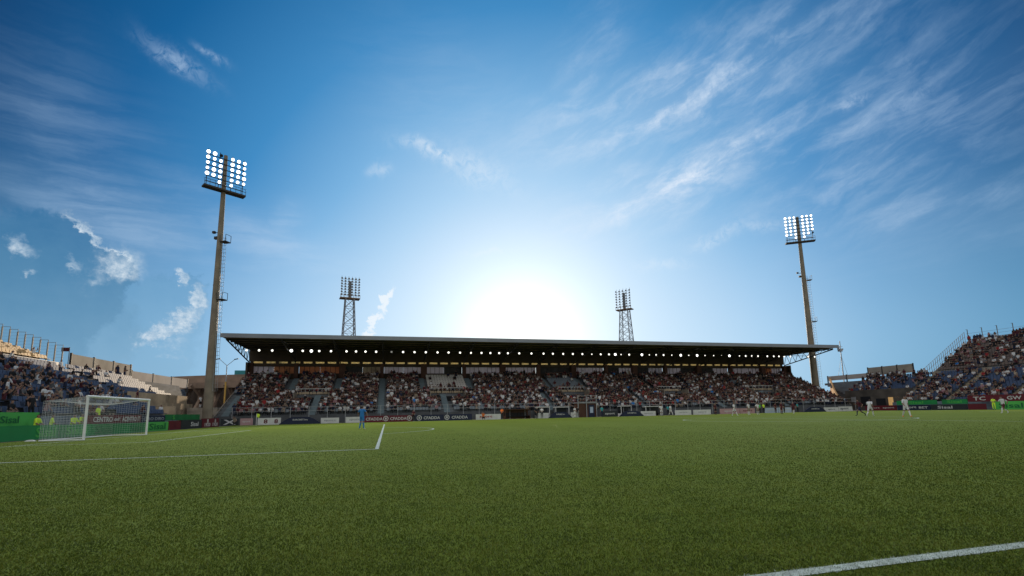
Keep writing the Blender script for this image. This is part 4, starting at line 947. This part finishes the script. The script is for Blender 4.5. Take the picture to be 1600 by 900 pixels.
# ------------------------------------------------------------------ people on and around the pitch
pl = [
 ('goalkeeper in light blue kit standing at the top of the box facing away', 14.89, 36.87, R(-35), 'stand', 3, 'blue', 'blue', 'blue', 'white', True, 1.06),
 ('player in dark maroon and navy kit running beside a white kitted opponent', 64.27, 36.84, R(60), 'run', 0, 'maroon', 'navy', 'navy', 'black', True, 1.04),
 ('player in white kit running right of the dark maroon player', 61.83+1.0, 34.6, R(-70), 'run', 1, 'white', 'white', 'white', 'white', True, 1.03),
 ('player in white shirt with dark sash standing alone near midfield right', 60.28, 29.28, R(160), 'walk', 0, 'white', 'white', 'white', 'orange', True, 1.05),
 ('player in pale kit and dark shorts running at the far right edge', 77.19, 32.22, R(75), 'run', 0, 'white', 'maroon', 'white', 'white', True, 1.05),
 ('player in cream kit leading the group before the pink boards', 61.75, 52.58, R(200), 'walk', 0, 'white', 'white', 'white', 'white', True, 1.04),
 ('player in cream kit second in the group before the pink boards', 68.2, 57.5, R(190), 'stand', 0, 'white', 'beige', 'white', 'white', True, 1.03),
 ('player in cream kit bending at the right of the group before the pink boards', 70.4, 58.2, R(170), 'stand', 2, 'white', 'beige', 'white', 'white', True, 1.0),
 ('player in maroon kit standing right of the white group', 74.3, 57.8, R(185), 'stand', 0, 'maroon', 'maroon', 'maroon', 'black', True, 1.03),
 ('player in maroon shirt and white socks stepping right of the maroon player', 76.2, 57.5, R(120), 'walk', 0, 'maroon', 'maroon', 'white', 'white', True, 1.03),
 ('substitute in white warming up at midfield, left one of two', 59.4, 66.6, R(170), 'stand', 2, 'white', 'white', 'white', 'black', True, 1.03),
 ('substitute in white warming up at midfield, right one of two', 61.2, 66.8, R(200), 'walk', 0, 'white', 'white', 'white', 'black', True, 1.03),
 ('player in maroon standing before the worn white boards', 68.6, 65.5, R(190), 'stand', 0, 'maroon', 'black', 'maroon', 'black', True, 1.03),
 ('photographer in orange bib standing left of the brown dugout', 33.9, 69.9, R(150), 'stand', 1, 'orange', 'black', 'black', 'black', False, 1.02),
 ('photographer in orange bib crouching behind the white board with red patches', 31.2, 71.2, R(180), 'crouch', 1, 'orange', 'black', 'black', 'black', False, 1.02),
 ('photographer in pale bib crouching by the left corner boards', -3.4, 70.9, R(200), 'crouch', 1, 'beige', 'black', 'black', 'black', False, 1.02),
 ('steward in teal jacket standing right of the tunnel booth', 51.3, 71.4, R(170), 'stand', 0, 'teal', 'navy', 'navy', 'black', False, 1.02),
 ('official in teal top before the worn white boards', 64.6, 73.0, R(170), 'stand', 0, 'teal', 'black', 'black', 'black', False, 1.0),
 ('official in teal top right of the pale blue boards', 90.6, 71.2, R(190), 'stand', 0, 'teal', 'black', 'black', 'black', False, 1.02),
 ('coach in dark suit standing between the dugouts', 39.8, 70.8, R(180), 'stand', 2, 'black', 'black', 'black', 'black', False, 1.02),
 ('man in white shirt standing beside the dark suited coach', 40.7, 71.0, R(160), 'stand', 1, 'white', 'black', 'black', 'black', False, 1.02),
 ('man in black standing left of the tunnel booth', 46.9, 71.3, R(180), 'stand', 0, 'black', 'grey', 'black', 'black', False, 1.02),
 ('substitute in white standing right of the tunnel booth', 46.3, 71.0, R(200), 'stand', 1, 'white', 'white', 'white', 'black', True, 1.0),
 ('man in dark clothes sitting before the first navy crest board', 20.6, 71.2, R(180), 'stand', 1, 'maroon', 'black', 'black', 'black', False, .98),
 ('steward in green vest standing right of the second pink board, left one', 82.4, 71.4, R(180), 'stand', 0, 'green', 'black', 'black', 'black', False, 1.0),
 ('steward in yellow vest standing right of the second pink board, right one', 83.2, 71.3, R(180), 'stand', 0, 'yellow', 'black', 'black', 'black', False, 1.02),
 ('official in black standing before the pale blue boards', 87.0, 70.6, R(200), 'stand', 0, 'black', 'black', 'black', 'black', False, 1.02),
 ('man in maroon tracksuit standing before the pale blue boards', 85.4, 70.9, R(180), 'stand', 2, 'maroon', 'maroon', 'black', 'black', False, 1.02),
 ('steward in yellow vest and yellow trousers before the maroon board at the right edge', 107.2, 50.9, R(100), 'stand', 1, 'yellow', 'yellow', 'yellow', 'black', False, 1.08),
 ('steward in green vest behind the bright green board at the right edge', 110.2, 49.6, R(90), 'stand', 0, 'green', 'black', 'black', 'black', False, 1.02),
]
for lab, x, y, f, kd, k, a, b, c, d, bare, sc in pl: person(lab, x, y, 0, f, kd, k, a, b, c, d, bare, scale=sc)
vg = 'stewards in yellow vests behind the near end boards'
for lab, y, z, kd, f in (('steward in yellow vest with dark hair sitting behind the long green board', 35.3, .25, 'sit', -90), ('steward in yellow vest turned sideways behind the net corner', 36.7, .25, 'sit', -60), ('slim steward in yellow vest behind the near part of the net', 39.1, .25, 'sit', -110),
                         ('broad steward in yellow vest just left of the near goal post', 40.0, .3, 'sit', -90), ('steward in yellow vest standing high behind the maroon banner', 42.1, .95, 'stand', -90), ('steward in yellow vest beside the dark green banner', 58.1, .45, 'stand', -90), ('steward in yellow vest behind the dark green banner, further from the goal', 58.9, .3, 'sit', -70)):
    dz = z if kd == 'sit' else z-.45
    person(lab, -5.2, y, max(dz, 0), R(f), kd, 0, 'yellow', 'black', 'black', group=vg, bare=False)
for lab, x, y, z, sh in (('man in white shirt and dark shorts on the path beside the goal', -8.3, 60.8, 1.5, 'white'), ('man in blue standing left of the main stand steps', -9.0, 76.5, 2.2, 'blue'), ('man in white shirt standing behind the left mast', -10.4, 79.0, 3.2, 'white')):
    person(lab, x, y, 0 if z < 2 else 0, R(-110), 'stand', 0, sh, 'black', 'white', bare=True, scale=1.05).location.z = z-.6 if z > 2 else .9
m = MB(); m.box(-11.2, -7.3, 74.5, 82, 0, 1.55); m.box(-11.2, -7.3, 76.5, 82, 1.55, 2.6); m.build('raised_walkway', concrete, None, label='low concrete walkway between the left mast and the grandstand', category='platform')
m = MB(); m.box(-9.0, -7.3, 60.2, 61.4, 0, .9); m.build('step_block', concrete, None, label='small concrete step in front of the near corner wall', category='platform')

# ------------------------------------------------------------------ spectators: the nearest in view one by one, the rest as one crowd
NEAR = 300-len(pl)-10
vis = sorted([c for c in CROWD if inframe((c[0], c[1], c[2]+.6), 0)], key=lambda c: (Vector(c[:3])-CAM).length)
near = vis[:NEAR]; nearid = {id(c) for c in near}
order = {}
for c in CROWD:
    if c[6] in ('left', 'leftup') and not inframe((c[0], c[1], c[2]+.6), 0): continue
    order.setdefault((c[6], c[7], c[8]), []).append(c)
secs = {'left': ['at the edge', 'before the net', 'behind the goal', 'beside the goal', 'on the corner block'], 'main': ['left of the first steps', 'after the first steps', 'after the second steps', 'after the third steps', 'after the fourth steps', 'after the fifth steps', 'after the sixth steps', 'after the seventh steps', 'after the last steps']}
for v in order.values(): v.sort(key=lambda c: (c[0] if c[6] == 'main' else c[1] if c[6].startswith('left') else -c[1]))
for c in near:
    i = order[(c[6], c[7], c[8])].index(c)+1
    where = {'left': 'left end stand', 'leftup': 'sunlit upper tier', 'main': 'main stand', 'right': 'far end stand', 'rightup': 'far upper tier'}[c[6]]
    sec = secs.get(c[6], ['']*20); sec = sec[min(c[8], len(sec)-1)]
    lab = f"{ordw(i)} from left in {ordw(c[7]+1)} row of {where} {sec}, {c[5]}".replace(' ,', ',')
    kd = 'stand' if c[4] else 'sit'; k = random.randrange(4) if kd == 'sit' else random.choice((0, 1, 2))
    o = link('spectator', body_mesh(kd, k, c[5], random.choice(('black', 'navy', 'black', 'beige')), 'black', 'black', False), None, (c[0], c[1], c[2]), c[3], label=lab, category='person', group='spectators in the '+where)
    s = random.uniform(.94, 1.06); o.scale = (s, s, s)
rest = [c for c in CROWD if id(c) not in nearid and (inframe((c[0], c[1], c[2]+.6), .25))]
protos = []
for kd, k in (('sit', 0), ('sit', 1), ('sit', 2), ('sit', 3), ('stand', 0), ('stand', 1)):
    V, F, mi = skin_body(pose(kd, k), 0, 1.12)
    q = [(f, m_) for f, m_ in zip(F, mi)]; T3 = []; M3 = []
    for f, m_ in q:
        for j in range(1, len(f)-1): T3.append((f[0], f[j], f[j+1])); M3.append(m_)
    protos.append((V, np.array(T3), np.array(M3)))
ck = ['skin', 'hair'] + sorted(CL); cm = [SK, HR]+[CL[n] for n in sorted(CL)]
Vs, Fs, Ms, off = [], [], [], 0
for c in rest:
    V, T3, M3 = protos[random.choice((4, 4, 5)) if c[4] else random.randrange(4)]
    a = c[3]; s = random.uniform(.93, 1.07); co_, si = math.cos(a)*s, math.sin(a)*s
    W_ = np.empty_like(V); W_[:, 0] = V[:, 0]*co_-V[:, 1]*si+c[0]; W_[:, 1] = V[:, 0]*si+V[:, 1]*co_+c[1]; W_[:, 2] = V[:, 2]*s+c[2]
    sh = ck.index(c[5]); tr = ck.index(random.choice(('black', 'navy', 'beige', 'black', 'black', 'navy', 'black', 'grey'))); hr = 1 if random.random() < .82 else ck.index(random.choice(('white', 'maroon', 'beige')))
    lut = np.array([0, hr, sh, tr, tr, ck.index('black'), tr])
    Vs.append(W_); Fs.append(T3+off); Ms.append(lut[M3]); off += len(V)
o = link('crowd', fast_mesh('crowd', np.concatenate(Vs), np.concatenate(Fs), cm, np.concatenate(Ms)), None)
o['kind'] = 'stuff'; o['label'] = 'packed crowd of seated spectators filling the stands'
print('slots', len(CROWD), 'near', len(near), 'rest', len(rest))
